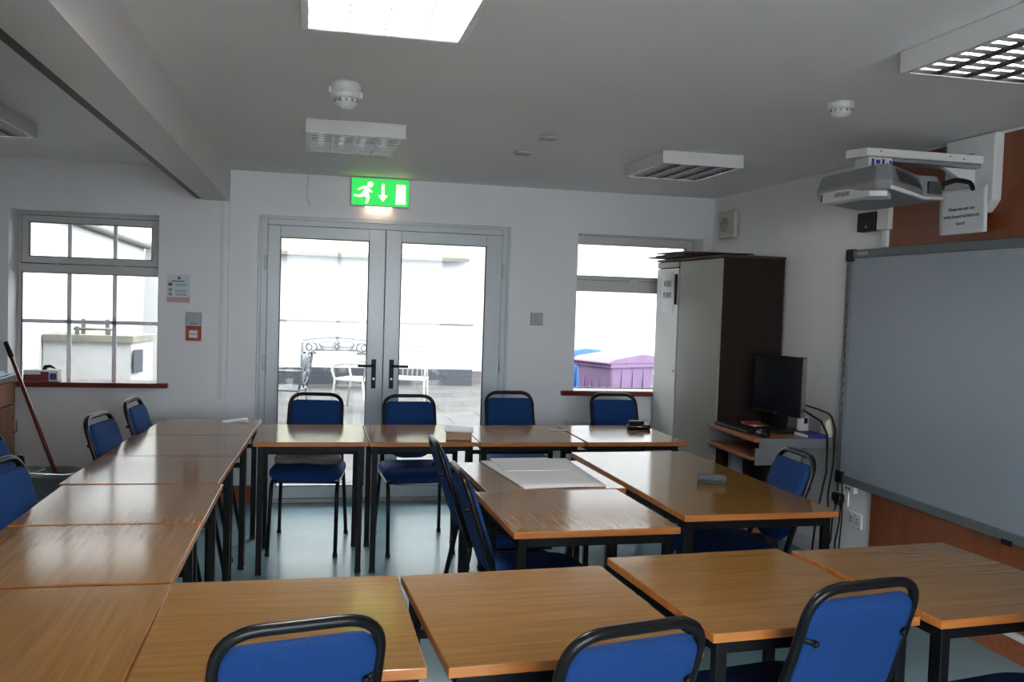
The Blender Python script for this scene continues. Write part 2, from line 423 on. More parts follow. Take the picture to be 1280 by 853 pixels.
# window_3: wide glazing behind the photographer
bm = nb(); frame_ring(bm, W3[0]+.001, W3[1]-.001, W3[2]+.001, W3[3]-.001, 0.05, YB-0.14, YB-0.08)
for x in (0.42, 1.28): box(bm, x-0.03, x+0.03, YB-0.14, YB-0.08, W3[2]+.05, W3[3]-.05)
w3 = struct(obj('window_3', bm, M_upvc_w, bevel=0.003))
for xa, xb in ((W3[0]+.052, 0.388), (0.452, 1.248), (1.312, W3[1]-.052)):
    bm = nb(); box(bm, xa, xb, YB-0.112, YB-0.108, W3[2]+.052, W3[3]-.052); obj('pane', bm, M_glass, w3)
# double glazed doors
bm = nb()
YD0, YD1 = D+0.002, D+0.07
x0, x1, z1 = DO[0]+.001, DO[1]-.001, DO[3]-.001
box(bm, x0, x0+0.062, YD0, YD1, 0.03, z1); box(bm, x1-0.062, x1, YD0, YD1, 0.03, z1); box(bm, x0+0.062, x1-0.062, YD0, YD1, z1-0.062, z1)
box(bm, x0, x0+0.022, YD0-0.016, YD0, 0.03, z1); box(bm, x1-0.022, x1, YD0-0.016, YD0, 0.03, z1); box(bm, x0+.022, x1-.022, YD0-0.016, YD0, z1-0.022, z1)
box(bm, x0, -0.292, YD1-0.018, YD1+0.006, 0.0, z1); box(bm, 1.346, x1, YD1-0.018, YD1+0.006, 0.0, z1); box(bm, -0.292, 1.346, YD1-0.018, YD1+0.006, 1.948, z1)
d1 = struct(obj('door_1', bm, M_upvc, bevel=0.004))
bm = nb(); box(bm, x0, x1, YD0-0.02, YD1, 0.0, 0.03); obj('threshold', bm, mat('threshold_grey', (0.42, 0.42, 0.40), 0.4, metal=0.3, noise=0.05), d1, bevel=0.004)
for (lx0, lx1, gx0, gx1, hx, hdir) in ((-0.309, 0.508, -0.223, 0.393, 0.445, -1), (0.512, 1.362, 0.622, 1.244, 0.572, 1)):
    bm = nb(); z0, zz1 = 0.032, 1.964; g0, g1 = 0.118, 1.881
    y0, y1 = YD0-0.008, YD0+0.05
    box(bm, lx0, gx0, y0, y1, z0, zz1); box(bm, gx1, lx1, y0, y1, z0, zz1); box(bm, 0.494, 0.526, y1+0.0005, y1+0.012, z0, zz1) if hdir > 0 else None; box(bm, gx0, gx1, y0, y1, z0, g0); box(bm, gx0, gx1, y0, y1, g1, zz1)
    lf = obj('door_leaf', bm, M_upvc, d1, bevel=0.004)
    bm = nb(); frame_ring(bm, gx0-0.001, gx1+0.001, g0-0.001, g1+0.001, 0.006, y0-0.002, y0+0.02); obj('gasket', bm, M_gasket, lf)
    bm = nb(); box(bm, gx0+.004, gx1-.004, y0+0.03, y0+0.034, g0+.004, g1-.004); obj('pane', bm, M_glass, lf)
    bm = nb(); box(bm, hx-0.016, hx+0.016, y0-0.010, y0, 0.825, 1.035)
    tube(bm, fillet([(hx, y0-0.005, 0.99), (hx, y0-0.055, 0.99), (hx+hdir*0.115, y0-0.058, 0.99)], 0.015), 0.010)
    obj('door_handle', bm, M_plastic, lf, bevel=0.004)
    bm = nb(); lathe(bm, [(0.011, 0), (0.011, 0.012), (0.006, 0.014)], 12, Matrix.Translation((hx, y0-0.010, 0.895)) @ Matrix.Rotation(PI/2, 4, 'X')); obj('lock_cylinder', bm, M_chrome, lf)
    for hz in (0.35, 1.0, 1.7):
        ex = lx0-0.012 if hdir < 0 else lx1+0.012
        bm = nb(); tube(bm, [(ex, y0-0.010, hz-0.05), (ex, y0-0.010, hz+0.05)], 0.010); obj('hinge', bm, M_upvc, lf)

# ------------------------------------------------------------------ tables
def make_table(name, w, d, m_top, label, loc, rz=0, group='wood-topped classroom tables', h=0.72, fi=0.035, ri=0.035):
    t = thing(name, label, 'table', loc, rz, group)
    bm = nb(); box(bm, -w/2, w/2, -d/2, d/2, h-0.024, h)
    bm.faces.ensure_lookup_table(); bm.normal_update()
    for f in bm.faces: f.material_index = 0 if abs(f.normal.z) > 0.5 else 1
    obj('tabletop', bm, [m_top, M_edge], t, bevel=0.0025)
    lx = w/2-0.036; yf, yr = -d/2+fi, d/2-ri
    bm = nb()
    box(bm, -lx, lx, yf-0.0125, yf+0.0125, h-0.060, h-0.025); box(bm, -lx, lx, yr-0.0125, yr+0.0125, h-0.060, h-0.025)
    box(bm, -lx-0.0125, -lx+0.0125, yf, yr, h-0.060, h-0.025); box(bm, lx-0.0125, lx+0.0125, yf, yr, h-0.060, h-0.025)
    obj('under_frame', bm, M_black, t, bevel=0.002)
    for sx in (-1, 1):
        for yy in (yf, yr):
            bm = nb(); box(bm, sx*lx-0.015, sx*lx+0.015, yy-0.015, yy+0.015, 0.012, h-0.026)
            lg = obj('leg', bm, M_black, t, bevel=0.003)
            bm = nb(); box(bm, sx*lx-0.0165, sx*lx+0.0165, yy-0.0165, yy+0.0165, 0.0, 0.02); obj('foot_cap', bm, M_plastic, lg, bevel=0.003)
    bm = nb()
    box(bm, -lx, lx, yr-0.012, yr+0.012, 0.553, 0.578)
    for sx in (-1, 1): tube(bm, [(sx*(lx-0.005), yr, 0.560), (sx*(lx-0.005), yr-0.13, h-0.045)], 0.006, 6)
    obj('stretcher', bm, M_black, t, bevel=0.002)
    return t

TG = 'wood-topped tables of the long row'
make_table('classroom_table', 0.570, 0.628, M_topy, 'wood-topped table at the window-wall end of the long row, a folded leaflet lying on it', (-0.580, 5.406, 0), -0.04, TG)
TL = [(-0.616, 4.773, -0.038, 'wood-topped table next to the leaflet table, second from the window wall in the long row'),
      (-0.640, 4.140, -0.038, 'glossy wood-topped table, third from the window wall, reflecting the small-paned window'),
      (-0.637, 3.492, -0.012, 'wood-topped table, fourth from the window wall, set slightly out towards the room centre'),
      (-0.645, 2.848, -0.008, 'wood-topped table, fifth from the window wall, just beyond the corner table'),
      (-0.648, 2.200, 0.0, 'wood-topped corner table at the bottom corner of the photo, its grain running towards the window')]
tL = None
for x, y, rz, lb in TL:
    if tL is None: tL = make_table('classroom_table', 0.600, 0.628, M_topy, lb, (x, y, 0), rz, TG)
    else: dup(tL, (x, y, 0), rz, lb, TG)

TG = 'wood-topped tables in front of the glass doors'
tB = make_table('classroom_table', 0.590, 0.665, M_topx, 'wood-topped table in front of the glass doors, the chair with the grey coat behind it', (0.014, 5.18, 0), -0.002, TG, fi=0.085, ri=0.06)
for x, y, rz, lb in [(0.608, 5.170, 0.0, 'wood-topped table before the glass doors with a thick pad of paper on its end'),
                     (1.203, 5.165, 0.0, 'wood-topped table beside the door frame with a small clear scrap on it'),
                     (1.805, 5.165, 0.010, 'wood-topped table at the cupboard end of the door row, a black case on it')]:
    dup(tB, (x, y, 0), rz, lb, TG)

TG = 'wood-topped tables in the middle island'
tC = make_table('classroom_table', 0.605, 0.645, M_topy, 'bare wood-topped table in the middle, between the blue chairs and the wider table', (0.970, 3.280, 0), 0.030, TG)
dup(tC, (0.996, 3.935, 0), 0.045, 'wood-topped middle table mostly covered by a large white paper sheet', TG)
make_table('long_table', 0.648, 1.385, M_topx, 'long wide wood-topped table carrying a grey board eraser', (1.668, 3.832, 0), 0.030, TG)

TG = 'wood-topped tables of the front row'
tN = make_table('classroom_table', 0.596, 0.650, M_topx, 'wood-topped front-row table butting against the corner table', (-0.046, 2.198, 0), 0.008, TG)
for x, y, rz, lb in [(0.576, 2.212, 0.060, 'wood-topped front-row table with a dark gap along its side, second from the corner'),
                     (1.222, 2.330, 0.080, 'wood-topped front-row table between the two chair backs, third from the corner'),
                     (1.850, 2.345, 0.085, 'wood-topped front-row table at the whiteboard end of the front row')]:
    dup(tN, (x, y, 0), rz, lb, TG)

# ------------------------------------------------------------------ chairs
def bp(u, z, w=0.0):           # point on the leaning back plane
    y = -0.185-(z-0.45)*0.335
    n = Vector((0, 0.948, 0.318))
    return Vector((u, y, z))+n*w

def make_chair(label, loc, rz, group):
    t = thing('stacking_chair', label, 'chair', loc, rz, group)
    # seat
    bm = nb()
    poly = roundpoly(0.420, 0.39, (0.07, 0.07, 0.09, 0.09))
    def fn(u, v, w):
        y = v+0.015
        z = 0.455+w
        k = max(0.0, (y-0.10)/0.11); z -= 0.02*k*k
        return Vector((u, y, z))
    cushion(bm, poly, 0.062, 0.026, fn, dome=0.012)
    obj('seat', bm, M_blue, t)
    bm = nb(); box(bm, -0.17, 0.17, -0.13, 0.19, 0.410, 0.424); obj('seat_base', bm, M_plastic, t, bevel=0.004)
    # back
    bm = nb()
    poly = roundpoly(0.312, 0.340, (0.11, 0.11, 0.040, 0.040))
    cushion(bm, poly, 0.042, 0.018, lambda u, v, w: bp(u, v+0.660, w+0.004), dome=0.008)
    obj('backrest', bm, M_blue, t)
    # hoop of bent tube
    pts = [bp(-0.178, 0.43), bp(-0.161, 0.70), bp(-0.160, 0.866), bp(0.160, 0.866), bp(0.161, 0.70), bp(0.178, 0.43)]
    bm = nb(); tube(bm, fillet(pts, [0, 0.3, 0.085, 0.085, 0.3, 0], 8), 0.0125, 12)
    hoop = obj('back_frame', bm, M_blacktube, t)
    for s in (-1, 1):
        bm = nb(); a = bp(s*0.163, 0.745, 0.0); b = bp(s*0.132, 0.742, -0.024)
        tube(bm, [a, b], [0.006, 0.008], 8); lathe(bm, [(0.0085, 0), (0.0085, 0.006), (0.004, 0.009)], 10, Matrix.Translation(b) @ Matrix.Rotation(PI/2+0.3, 4, 'X'))
        obj('fixing_bolt', bm, M_plastic, hoop)
    for s in (-1, 1):
        bm = nb(); tube(bm, fillet([bp(s*0.178, 0.435), (s*0.188, -0.185, 0.40), (s*0.205, -0.262, 0.012)], 0.08, 5), 0.0115, 12)
        tube(bm, [(s*0.2045, -0.260, 0.022), (s*0.2055, -0.2635, 0.0)], 0.0145, 10); obj('leg', bm, M_blacktube, t)
        bm = nb(); tube(bm, fillet([bp(s*0.190, 0.455), (s*0.192, -0.08, 0.418), (s*0.186, 0.185, 0.402), (s*0.190, 0.262, 0.012)], [0, 0.1, 0.07, 0], 6), 0.0115, 12)
        tube(bm, [(s*0.190, 0.260, 0.022), (s*0.190, 0.264, 0.0)], 0.0145, 10); obj('leg', bm, M_blacktube, t)
    bm = nb(); tube(bm, [(-0.186, 0.14, 0.404), (0.186, 0.14, 0.404)], 0.009); tube(bm, [(-0.19, -0.12, 0.414), (0.19, -0.12, 0.414)], 0.009); obj('stretcher', bm, M_blacktube, t)
    return t

HT = 0.316
def place(hx, hy, deg):        # hoop-top position and facing (rotation from +Y)
    a = math.radians(deg)
    return (hx - math.sin(a)*HT, hy + math.cos(a)*HT, 0), a

CG = 'blue stacking chairs'
CH = [
 (-0.005, 1.765, 12, 'blue chair seen from behind, at the front-row table touching the corner table'),
 (0.640, 1.670, 13, 'blue chair seen from behind, cut off by the bottom edge between two front-row chairs'),
 (1.275, 1.870, 10, 'blue chair seen from behind at the front row, tallest in view, before the whiteboard-end table'),
 (0.042, 5.830, 173, 'blue chair facing the room with a grey-brown coat heaped on its seat'),
 (0.615, 5.780, 183, 'blue chair facing the room with its bright seat showing, before the door handles'),
 (1.320, 6.040, 181, 'blue chair facing the room in front of the door frame edge'),
 (2.045, 5.985, 180, 'blue chair facing the room under the window with the bins'),
 (-1.010, 4.790, -100, 'dark blue chair tucked at the long row, second along from the window wall'),
 (-0.966, 5.430, -95, 'bright blue chair tucked at the window-wall end of the long row, below the fire notice'),
 (-1.065, 3.500, -100, 'large blue chair at the edge of the photo partly covering the grey bucket'),
 (-1.300, 4.115, -92, 'blue chair barely in frame behind the large edge chair, before the counter'),
 (0.548, 3.335, -90, 'blue chair seen side-on at the bare middle table'),
 (0.548, 3.990, -90, 'blue chair seen side-on at the middle table covered in white paper'),
 (2.105, 3.640, 88, 'blue chair between the long table and the computer desk, its hoop catching the light'),
 (1.915, 1.700, 10, 'blue chair under the whiteboard end of the front row, only its seat in frame'),
]
c0 = None
for hx, hy, dg_, lb in CH:
    loc, a = place(hx, hy, dg_)
    if c0 is None: c0 = make_chair(lb, loc, a, CG)
    else: dup(c0, loc, a, lb, CG)

# ------------------------------------------------------------------ coat on the chair
bm = nb()
cl, ca = place(0.042, 5.830, 173)
MC = Matrix.Translation(cl) @ Matrix.Rotation(ca, 4, 'Z')
def sheet(bm, fn, nu, nv, t):
    g0 = [[bm.verts.new(fn(i/nu, j/nv, 0.0)) for j in range(nv+1)] for i in range(nu+1)]
    g1 = [[bm.verts.new(fn(i/nu, j/nv, t)) for j in range(nv+1)] for i in range(nu+1)]
    def q(a, b, c, d):
        f = bm.faces.new((a, b, c, d)); f.smooth = True
    for i in range(nu):
        for j in range(nv):
            q(g0[i][j], g0[i][j+1], g0[i+1][j+1], g0[i+1][j]); q(g1[i][j], g1[i+1][j], g1[i+1][j+1], g1[i][j+1])
    for i in range(nu):
        q(g0[i][0], g0[i+1][0], g1[i+1][0], g1[i][0]); q(g0[i][nv], g1[i][nv], g1[i+1][nv], g0[i+1][nv])
    for j in range(nv):
        q(g0[0][j], g1[0][j], g1[0][j+1], g0[0][j+1]); q(g0[nu][j], g0[nu][j+1], g1[nu][j+1], g1[nu][j])
def coatfn(u, v, w):
    x = (u-0.5)*(0.36+0.03*math.sin(9*v))
    wob = 0.008*math.sin(u*17+v*4)+0.006*math.sin(u*7-v*11)
    if v < 0.5:
        s = v/0.5; y = 0.10-0.215*s; z = 0.502+0.006*s+0.003*math.sin(u*11+2)
        p = Vector((x, y, z+w))
    else:
        s = (v-0.5)/0.5; zz = 0.525+0.085*s*(1.0-0.10*math.cos(u*6)); p = bp(x, zz, 0.036+0.014*(1-s)+w+abs(wob)*0.6)
    return MC @ p
sheet(bm, coatfn, 22, 20, 0.024)
tag(obj('coat', bm, M_coat), 'grey-brown coat heaped on a chair seat behind the door-row table', 'coat')

# ------------------------------------------------------------------ things on the tables
TZ = 0.7205
# leaflet
bm = nb()
box(bm, -0.075, 0.075, -0.045, 0.045, 0, 0.0015); box(bm, -0.072, 0.070, -0.04, 0.043, 0.004, 0.0055, Matrix.Rotation(math.radians(-7), 4, 'Y') @ Matrix.Translation((0, 0, 0.004)))
tag(obj('leaflet', bm, M_paper, loc=(-0.425, 5.615, TZ), rot=(0, 0, 0.15)), 'small folded white leaflet on the far end table of the long row', 'leaflet')
# thick pad
t = thing('paper_pad', 'thick pad of paper with tan sides on the door-row table', 'paper', (0.815, 5.005, TZ), -0.14)
bm = nb(); box(bm, -0.070, 0.070, -0.10, 0.10, 0, 0.042); obj('page_block', bm, M_tan, t, bevel=0.003)
bm = nb()
def coverfn(u, v, w): return Vector(((u-0.5)*0.16, (v-0.5)*0.21, 0.0425+w+0.006*(1-u)**2+0.004*math.sin(v*5)**2))
sheet(bm, coverfn, 8, 8, 0.002); obj('top_sheet', bm, M_paper, t)
# clear scrap
bm = nb(); tube(bm, fillet([(-0.05, 0.025, 0.004), (-0.055, -0.015, 0.004), (-0.01, -0.03, 0.004), (0.045, -0.02, 0.004)], 0.02, 5), 0.0035, 8)
tag(obj('paper_strip', bm, M_label, loc=(1.47, 5.29, TZ)), 'small curled white paper strip on the table beside the door frame', 'paper')
# black case
t = thing('black_case', 'small black zipped case on the cupboard-end table of the door row', 'case', (2.000, 5.345, TZ), -0.25)
bm = nb(); cushion(bm, roundpoly(0.145, 0.085, (0.02,)*4), 0.030, 0.008, lambda u, v, w: Vector((u, v, 0.0155+w))); obj('case_body', bm, M_plastic, t)
bm = nb(); cushion(bm, roundpoly(0.10, 0.06, (0.025,)*4), 0.022, 0.010, lambda u, v, w: Vector((u-0.015, v+0.005, 0.040+w))); obj('case_bulge', bm, M_plastic, t)
bm = nb(); tube(bm, [(-0.066, -0.044, 0.020), (0.070, -0.044, 0.020)], 0.002, 6); obj('zip', bm, M_chrome, t)
# flip-chart sheets
bm = nb()
def shfn(u, v, w):
    a = Vector((0.872, 3.627)); b = Vector((1.232, 3.655)); c = Vector((0.800, 4.250)); d = Vector((1.235, 4.305))
    p = (a*(1-u)+b*u)*(1-v)+(c*(1-u)+d*u)*v
    return Vector((p.x, p.y, TZ+w+0.002*math.sin(u*3)**2))
sheet(bm, shfn, 8, 8, 0.006)
tag(obj('flipchart_sheet', bm, M_paper), 'large white flip-chart sheets lying on the middle table', 'paper')
bm = nb(); box(bm, -0.19, 0.10, -0.17, 0.15, 0, 0.003)
tag(obj('paper_sheet', bm, M_paper, loc=(1.045, 4.135, TZ+0.0095), rot=(0, 0, 0.03)), 'smaller white sheet stacked on top of the large flip-chart sheets', 'paper')
# eraser
t = thing('board_eraser', 'grey felt board eraser on the long table', 'eraser', (1.735, 3.705, TZ), -0.35)
bm = nb(); box(bm, -0.062, 0.062, -0.026, 0.026, 0.016, 0.036); obj('eraser_body', bm, M_eraser, t, bevel=0.006)
bm = nb(); box(bm, -0.060, 0.060, -0.024, 0.024, 0.0, 0.017); obj('felt_pad', bm, mat('felt_dark', (0.05, 0.05, 0.055), 0.9, noise=0.2, nscale=60), t, bevel=0.003)

# ------------------------------------------------------------------ cupboard
CX0, CX1, CY0, CY1, CH_ = 2.585, 3.015, 5.475, 6.585, 1.815
t = thing('tall_cupboard', 'tall dark brown cupboard with pale doors covering part of the window', 'cupboard', (0, 0, 0))
bm = nb(); box(bm, CX0, CX1, CY0, CY0+0.018, 0, CH_); box(bm, CX0, CX1, CY1-0.018, CY1, 0, CH_); box(bm, CX1-0.01, CX1, CY0+.018, CY1-.018, 0.06, CH_)
box(bm, CX0+0.01, CX1-0.01, CY0+.018, CY1-.018, 0.06, 0.08); box(bm, CX0+0.005, CX0+0.02, CY0+.018, CY1-.018, 0, 0.06)
box(bm, CX0+0.01, CX1-0.01, 6.145, 6.163, 0.08, CH_)
obj('carcass', bm, M_cupside, t)
bm = nb(); box(bm, CX0-0.022, CX1, CY0-0.012, CY1, CH_, CH_+0.018); obj('top_panel', bm, M_boardbrown, t, bevel=0.002)
bm = nb(); box(bm, CX0-0.020, CX0, CY0, 6.140, 0.03, CH_-0.006); obj('door', bm, M_cupdoor, t, bevel=0.002)
bm = nb(); box(bm, CX0-0.004, CX0+0.004, 6.141, 6.168, 0.03, CH_-0.006); obj('gap_shade_strip', bm, M_plastic, t)  # black strip puts the shade of the door gap into colour
bm = nb(); box(bm, CX0-0.018, CX0, 6.168, CY1-0.001, CH_-0.045, CH_-0.004); obj('header_strip', bm, M_cupdoor, t, bevel=0.002)
bm = nb(); box(bm, CX0-0.018, CX0, 6.168, CY1-0.001, 0.03, CH_-0.052); d2 = obj('door', bm, M_cupwhite, t, bevel=0.002)
bm = nb(); box(bm, CX0-0.034, CX0-0.018, 6.190, 6.202, 1.50, 1.72); obj('door_handle', bm, M_black, d2, bevel=0.003)
bm = nb(); lathe(bm, [(0.010, 0), (0.010, 0.008), (0.004, 0.010)], 12, Matrix.Translation((CX0-0.018, 6.200, 1.02)) @ Matrix.Rotation(-PI/2, 4, 'Y')); obj('lock', bm, M_chrome, d2)
t = thing('door_notice', 'white paper notice taped to the pale cupboard door', 'notice', (CX0-0.0195, 6.365, 1.585))
bm = nb(); box(bm, -0.001, 0, -0.115, 0.115, -0.15, 0.15); obj('sheet', bm, M_paper, t)
text('lettering', 'NOBLE', 0.062, M_ink, t, (-0.0022, 0.0, 0.065), (PI/2, 0, -PI/2), sx=0.75)
text('lettering', 'POWER', 0.062, M_ink, t, (-0.0022, 0.0, -0.02), (PI/2, 0, -PI/2), sx=0.75)
# flattened boards on top
for k, (cx, cy, w, d, z, rz, ry, lb) in enumerate([
    (2.66, 6.18, 0.40, 0.62, 1.840, 0.04, 0.0, 'thin brown board lowest of the flat boards on the cupboard, jutting over the window'),
    (2.68, 6.12, 0.42, 0.60, 1.852, -0.06, 0.0, 'thin brown board in the middle of the flat boards on the cupboard'),
    (2.72, 6.08, 0.55, 0.40, 1.866, 0.10, -0.015, 'thin brown board topmost of the flat boards on the cupboard')]):
    bm = nb(); box(bm, -w/2, w/2, -d/2, d/2, -0.004, 0.004); o = obj('flat_board', bm, M_boardbrown, loc=(cx, cy, z), rot=(0, ry, rz), bevel=0.001); tag(o, lb, 'board', 'flat boards on the cupboard')

# ------------------------------------------------------------------ computer desk
DX0, DX1, DY0, DY1, DZ = 2.500, 3.014, 4.800, 5.440, 0.745
t = thing('computer_desk', 'grey computer desk with wood top and keyboard shelf against the wall', 'desk', (0, 0, 0))
bm = nb(); box(bm, DX0, DX1, DY0, DY1, DZ-0.022, DZ)
bm.normal_update()
obj('desk_top', bm, M_desk, t, bevel=0.003)
bm = nb(); box(bm, DX0+0.03, DX1-0.02, DY0-0.012, DY0-0.0005, DZ-0.055, DZ+0.001); obj('end_rail', bm, M_deskgrey, t, bevel=0.003)
bm = nb(); box(bm, DX0+0.01, DX0+0.30, DY0-0.010, DY0+0.008, 0.590, DZ-0.056); obj('side_panel', bm, M_deskgrey, t, bevel=0.003)
bm = nb(); box(bm, DX0+0.01, DX0+0.30, DY1-0.02, DY1, 0.590, DZ-0.023); obj('side_panel', bm, M_deskgrey, t, bevel=0.003)
bm = nb(); box(bm, DX0-0.01, DX0+0.30, DY0+0.010, DY1-0.022, 0.615, 0.635); obj('keyboard_shelf', bm, M_desk, t, bevel=0.003)
for y in (DY0+0.05, DY1-0.10):
    bm = nb(); box(bm, DX0+0.12, DX0+0.20, y-0.02, y+0.03, 0.04, 0.590); obj('leg', bm, M_deskgrey if y > 5.2 else M_plastic, t, bevel=0.003)
    bm = nb(); box(bm, DX0-0.02, DX1-0.06, y-0.02, y+0.03, 0.0, 0.04); obj('foot_bar', bm, M_plastic, t, bevel=0.003)
bm = nb(); box(bm, DX0+0.03, DX0+0.30, DY0+0.09, DY1-0.14, 0.17, 0.19); obj('foot_shelf', bm, M_desk, t, bevel=0.003)
bm = nb(); box(bm, DX0+0.30, DX0+0.316, DY0+0.01, DY1-0.02, 0.30, DZ-0.023); obj('modesty_panel', bm, M_plastic, t, bevel=0.002)

# monitor
mx, my = 2.80, 5.09
t = thing('monitor', 'black flat-screen monitor standing on the computer desk', 'monitor', (mx, my, DZ+0.0005), math.radians(-75))
# local: screen faces -Y... rotated so that it faces mostly the table side
bm = nb(); box(bm, -0.205, 0.205, -0.020, 0.020, 0.105, 0.465); obj('case', bm, M_plastic, t, bevel=0.006)
bm = nb(); box(bm, -0.190, 0.190, -0.0225, -0.019, 0.128, 0.450); obj('screen', bm, M_screen, t)
bm = nb(); box(bm, 0.206, 0.209, -0.018, 0.012, 0.110, 0.460); obj('silver_trim', bm, M_chrome, t)
bm = nb(); box(bm, -0.012, 0.016, -0.0235, -0.020, 0.111, 0.121); obj('badge', bm, M_chrome, t)
bm = nb(); box(bm, -0.045, 0.045, 0.020, 0.045, 0.06, 0.30); box(bm, -0.035, 0.035, 0.02, 0.05, 0.014, 0.20); obj('stand_neck', bm, M_plastic, t, bevel=0.004)
bm = nb(); cushion(bm, roundpoly(0.24, 0.20, (0.06,)*4), 0.016, 0.006, lambda u, v, w: Vector((u, v, 0.008+w))); obj('stand_base', bm, M_plastic, t)
# keyboard
t = thing('keyboard', 'black keyboard along the front edge of the computer desk', 'keyboard', (2.600, 5.170, DZ+0.0005), PI/2+0.05)
bm = nb(); box(bm, -0.215, 0.215, -0.07, 0.07, 0, 0.018); obj('case', bm, M_plastic, t, bevel=0.005)
bm = nb()
for i in range(15):
    for j in range(5): box(bm, -0.205+i*0.0273, -0.205+i*0.0273+0.023, -0.06+j*0.0245, -0.06+j*0.0245+0.02, 0.018, 0.023)
obj('key_pattern', bm, M_plastic, t)
t = thing('computer_mouse', 'black mouse at the corner of the computer desk', 'mouse', (2.590, 4.870, DZ+0.0005), PI/2)
bm = nb(); cushion(bm, roundpoly(0.11, 0.062, (0.03,)*4), 0.032, 0.016, lambda u, v, w: Vector((u, v, 0.0165+w)), dome=0.004); obj('mouse_body', bm, M_plastic, t)
bm = nb(); lathe(bm, [(0.008, -0.003), (0.008, 0.003)], 10, Matrix.Translation((0.03, 0, 0.033)) @ Matrix.Rotation(PI/2, 4, 'X')); obj('wheel', bm, M_grey, t)
# speaker / black base unit behind
t = thing('desk_speaker', 'small black speaker box behind the monitor on the desk', 'speaker', (2.935, 5.360, DZ+0.0005), 0.1)
bm = nb(); box(bm, -0.055, 0.055, -0.05, 0.05, 0, 0.12); obj('cabinet', bm, M_plastic, t, bevel=0.005)
bm = nb(); lathe(bm, [(0.036, 0), (0.036, 0.003), (0.01, 0.006)], 18, Matrix.Translation((0, -0.05, 0.06)) @ Matrix.Rotation(PI/2, 4, 'X')); obj('cone', bm, M_gasket, t)
t = thing('red_book', 'orange-red paperback lying on the computer desk behind the keyboard', 'book', (2.765, 5.330, DZ+0.0005), 1.3)
bm = nb(); box(bm, -0.09, 0.09, -0.06, 0.06, 0.0015, 0.015); obj('pages', bm, M_paper, t)
bm = nb(); box(bm, -0.092, 0.092, -0.062, 0.062, 0.015, 0.017); box(bm, -0.092, 0.092, -0.062, 0.062, 0, 0.0015); obj('cover', bm, M_redbook, t)
t = thing('blue_book', 'dark blue book lying at the end of the computer desk', 'book', (2.905, 4.872, DZ+0.0005), 0.04)
bm = nb(); box(bm, -0.068, 0.048, -0.075, 0.075, 0.002, 0.020); obj('pages', bm, M_paper, t)
bm = nb(); box(bm, -0.070, 0.05, -0.078, 0.078, 0.020, 0.0225); box(bm, -0.070, 0.05, -0.078, 0.078, 0, 0.002); box(bm, -0.0715, 0.05, -0.0795, -0.0765, 0, 0.0225); obj('cover', bm, M_bluebook, t)
t = thing('plug_adapter', 'white power adapter standing beside the monitor stand', 'adapter', (2.952, 5.055, DZ+0.0005), 0.3)
bm = nb(); box(bm, -0.030, 0.030, -0.022, 0.022, 0, 0.10); obj('case', bm, M_label, t, bevel=0.006)
bm = nb(); box(bm, -0.014, 0.016, -0.0232, -0.022, 0.055, 0.088); obj('dark_socket', bm, M_plastic, t)
bm = nb()
prism(bm, [(2.962, 0), (3.012, 0), (3.012, 0.100), (2.990, 0.112), (2.968, 0.100)], 'y', 4.815, 4.885)
tag(obj('cream_box', bm, M_ivory, loc=(0, 0, DZ+0.0005), bevel=0.006), 'cream plastic box at the wall end of the desk beside the whiteboard', 'box')

# cables under the desk
def cable(pts, r, label, m=M_plastic):
    bm = nb(); tube(bm, fillet(pts, 0.06, 6), r, 8); tag(obj('cable', bm, m), label, 'cable', 'cables under the computer desk')
cable([(2.900, 5.01, 0.90), (2.950, 4.85, 0.84), (2.952, 4.775, 0.77), (2.95, 4.768, 0.55), (2.905, 4.775, 0.30), (2.89, 4.79, 0.03)], 0.006, 'black cable dropping from the monitor stand past the desk end')
cable([(2.925, 5.06, 0.92), (2.962, 4.91, 0.905), (2.985, 4.80, 0.885), (2.992, 4.762, 0.80), (2.988, 4.762, 0.60), (2.968, 4.77, 0.42), (2.985, 4.782, 0.28), (2.985, 4.80, 0.1)], 0.005, 'black cable hanging in a loop below the desk corner')
cable([(3.022, 4.775, 0.70), (3.022, 4.765, 0.55), (3.018, 4.748, 0.445)], 0.004, 'black lead running straight down into the double plug')
cable([(3.022, 4.735, 0.70), (3.022, 4.71, 0.50), (3.022, 4.70, 0.30), (3.018, 4.715, 0.05)], 0.004, 'black lead hanging beside the whiteboard corner down to the floor')
cable([(3.012, 4.74, 0.39), (2.99, 4.745, 0.30), (3.0, 4.77, 0.14), (2.93, 4.79, 0.02)], 0.005, 'black lead trailing from the plugs to the floor')
cable([(3.012, 4.70, 0.39), (3.0, 4.69, 0.28), (2.985, 4.70, 0.16), (3.01, 4.74, 0.02)], 0.005, 'second black lead trailing from the plugs beside the first')
for y, lb in ((4.745, 'black plug with a lead, plugged in beside the desk end'), (4.705, 'black plug closer to the whiteboard corner, plugged in')):
    t = thing('power_plug', lb, 'plug', (3.014, y, 0.415), 0, 'plugs in the wall socket')
    bm = nb(); box(bm, -0.028, 0.010, -0.024, 0.019, -0.028, 0.024); obj('plug_body', bm, M_plastic, t, bevel=0.008)
    bm = nb(); tube(bm, [(-0.012, 0, -0.026), (-0.012, 0, -0.045)], [0.008, 0.005], 8); obj('cord_sleeve', bm, M_plastic, t)

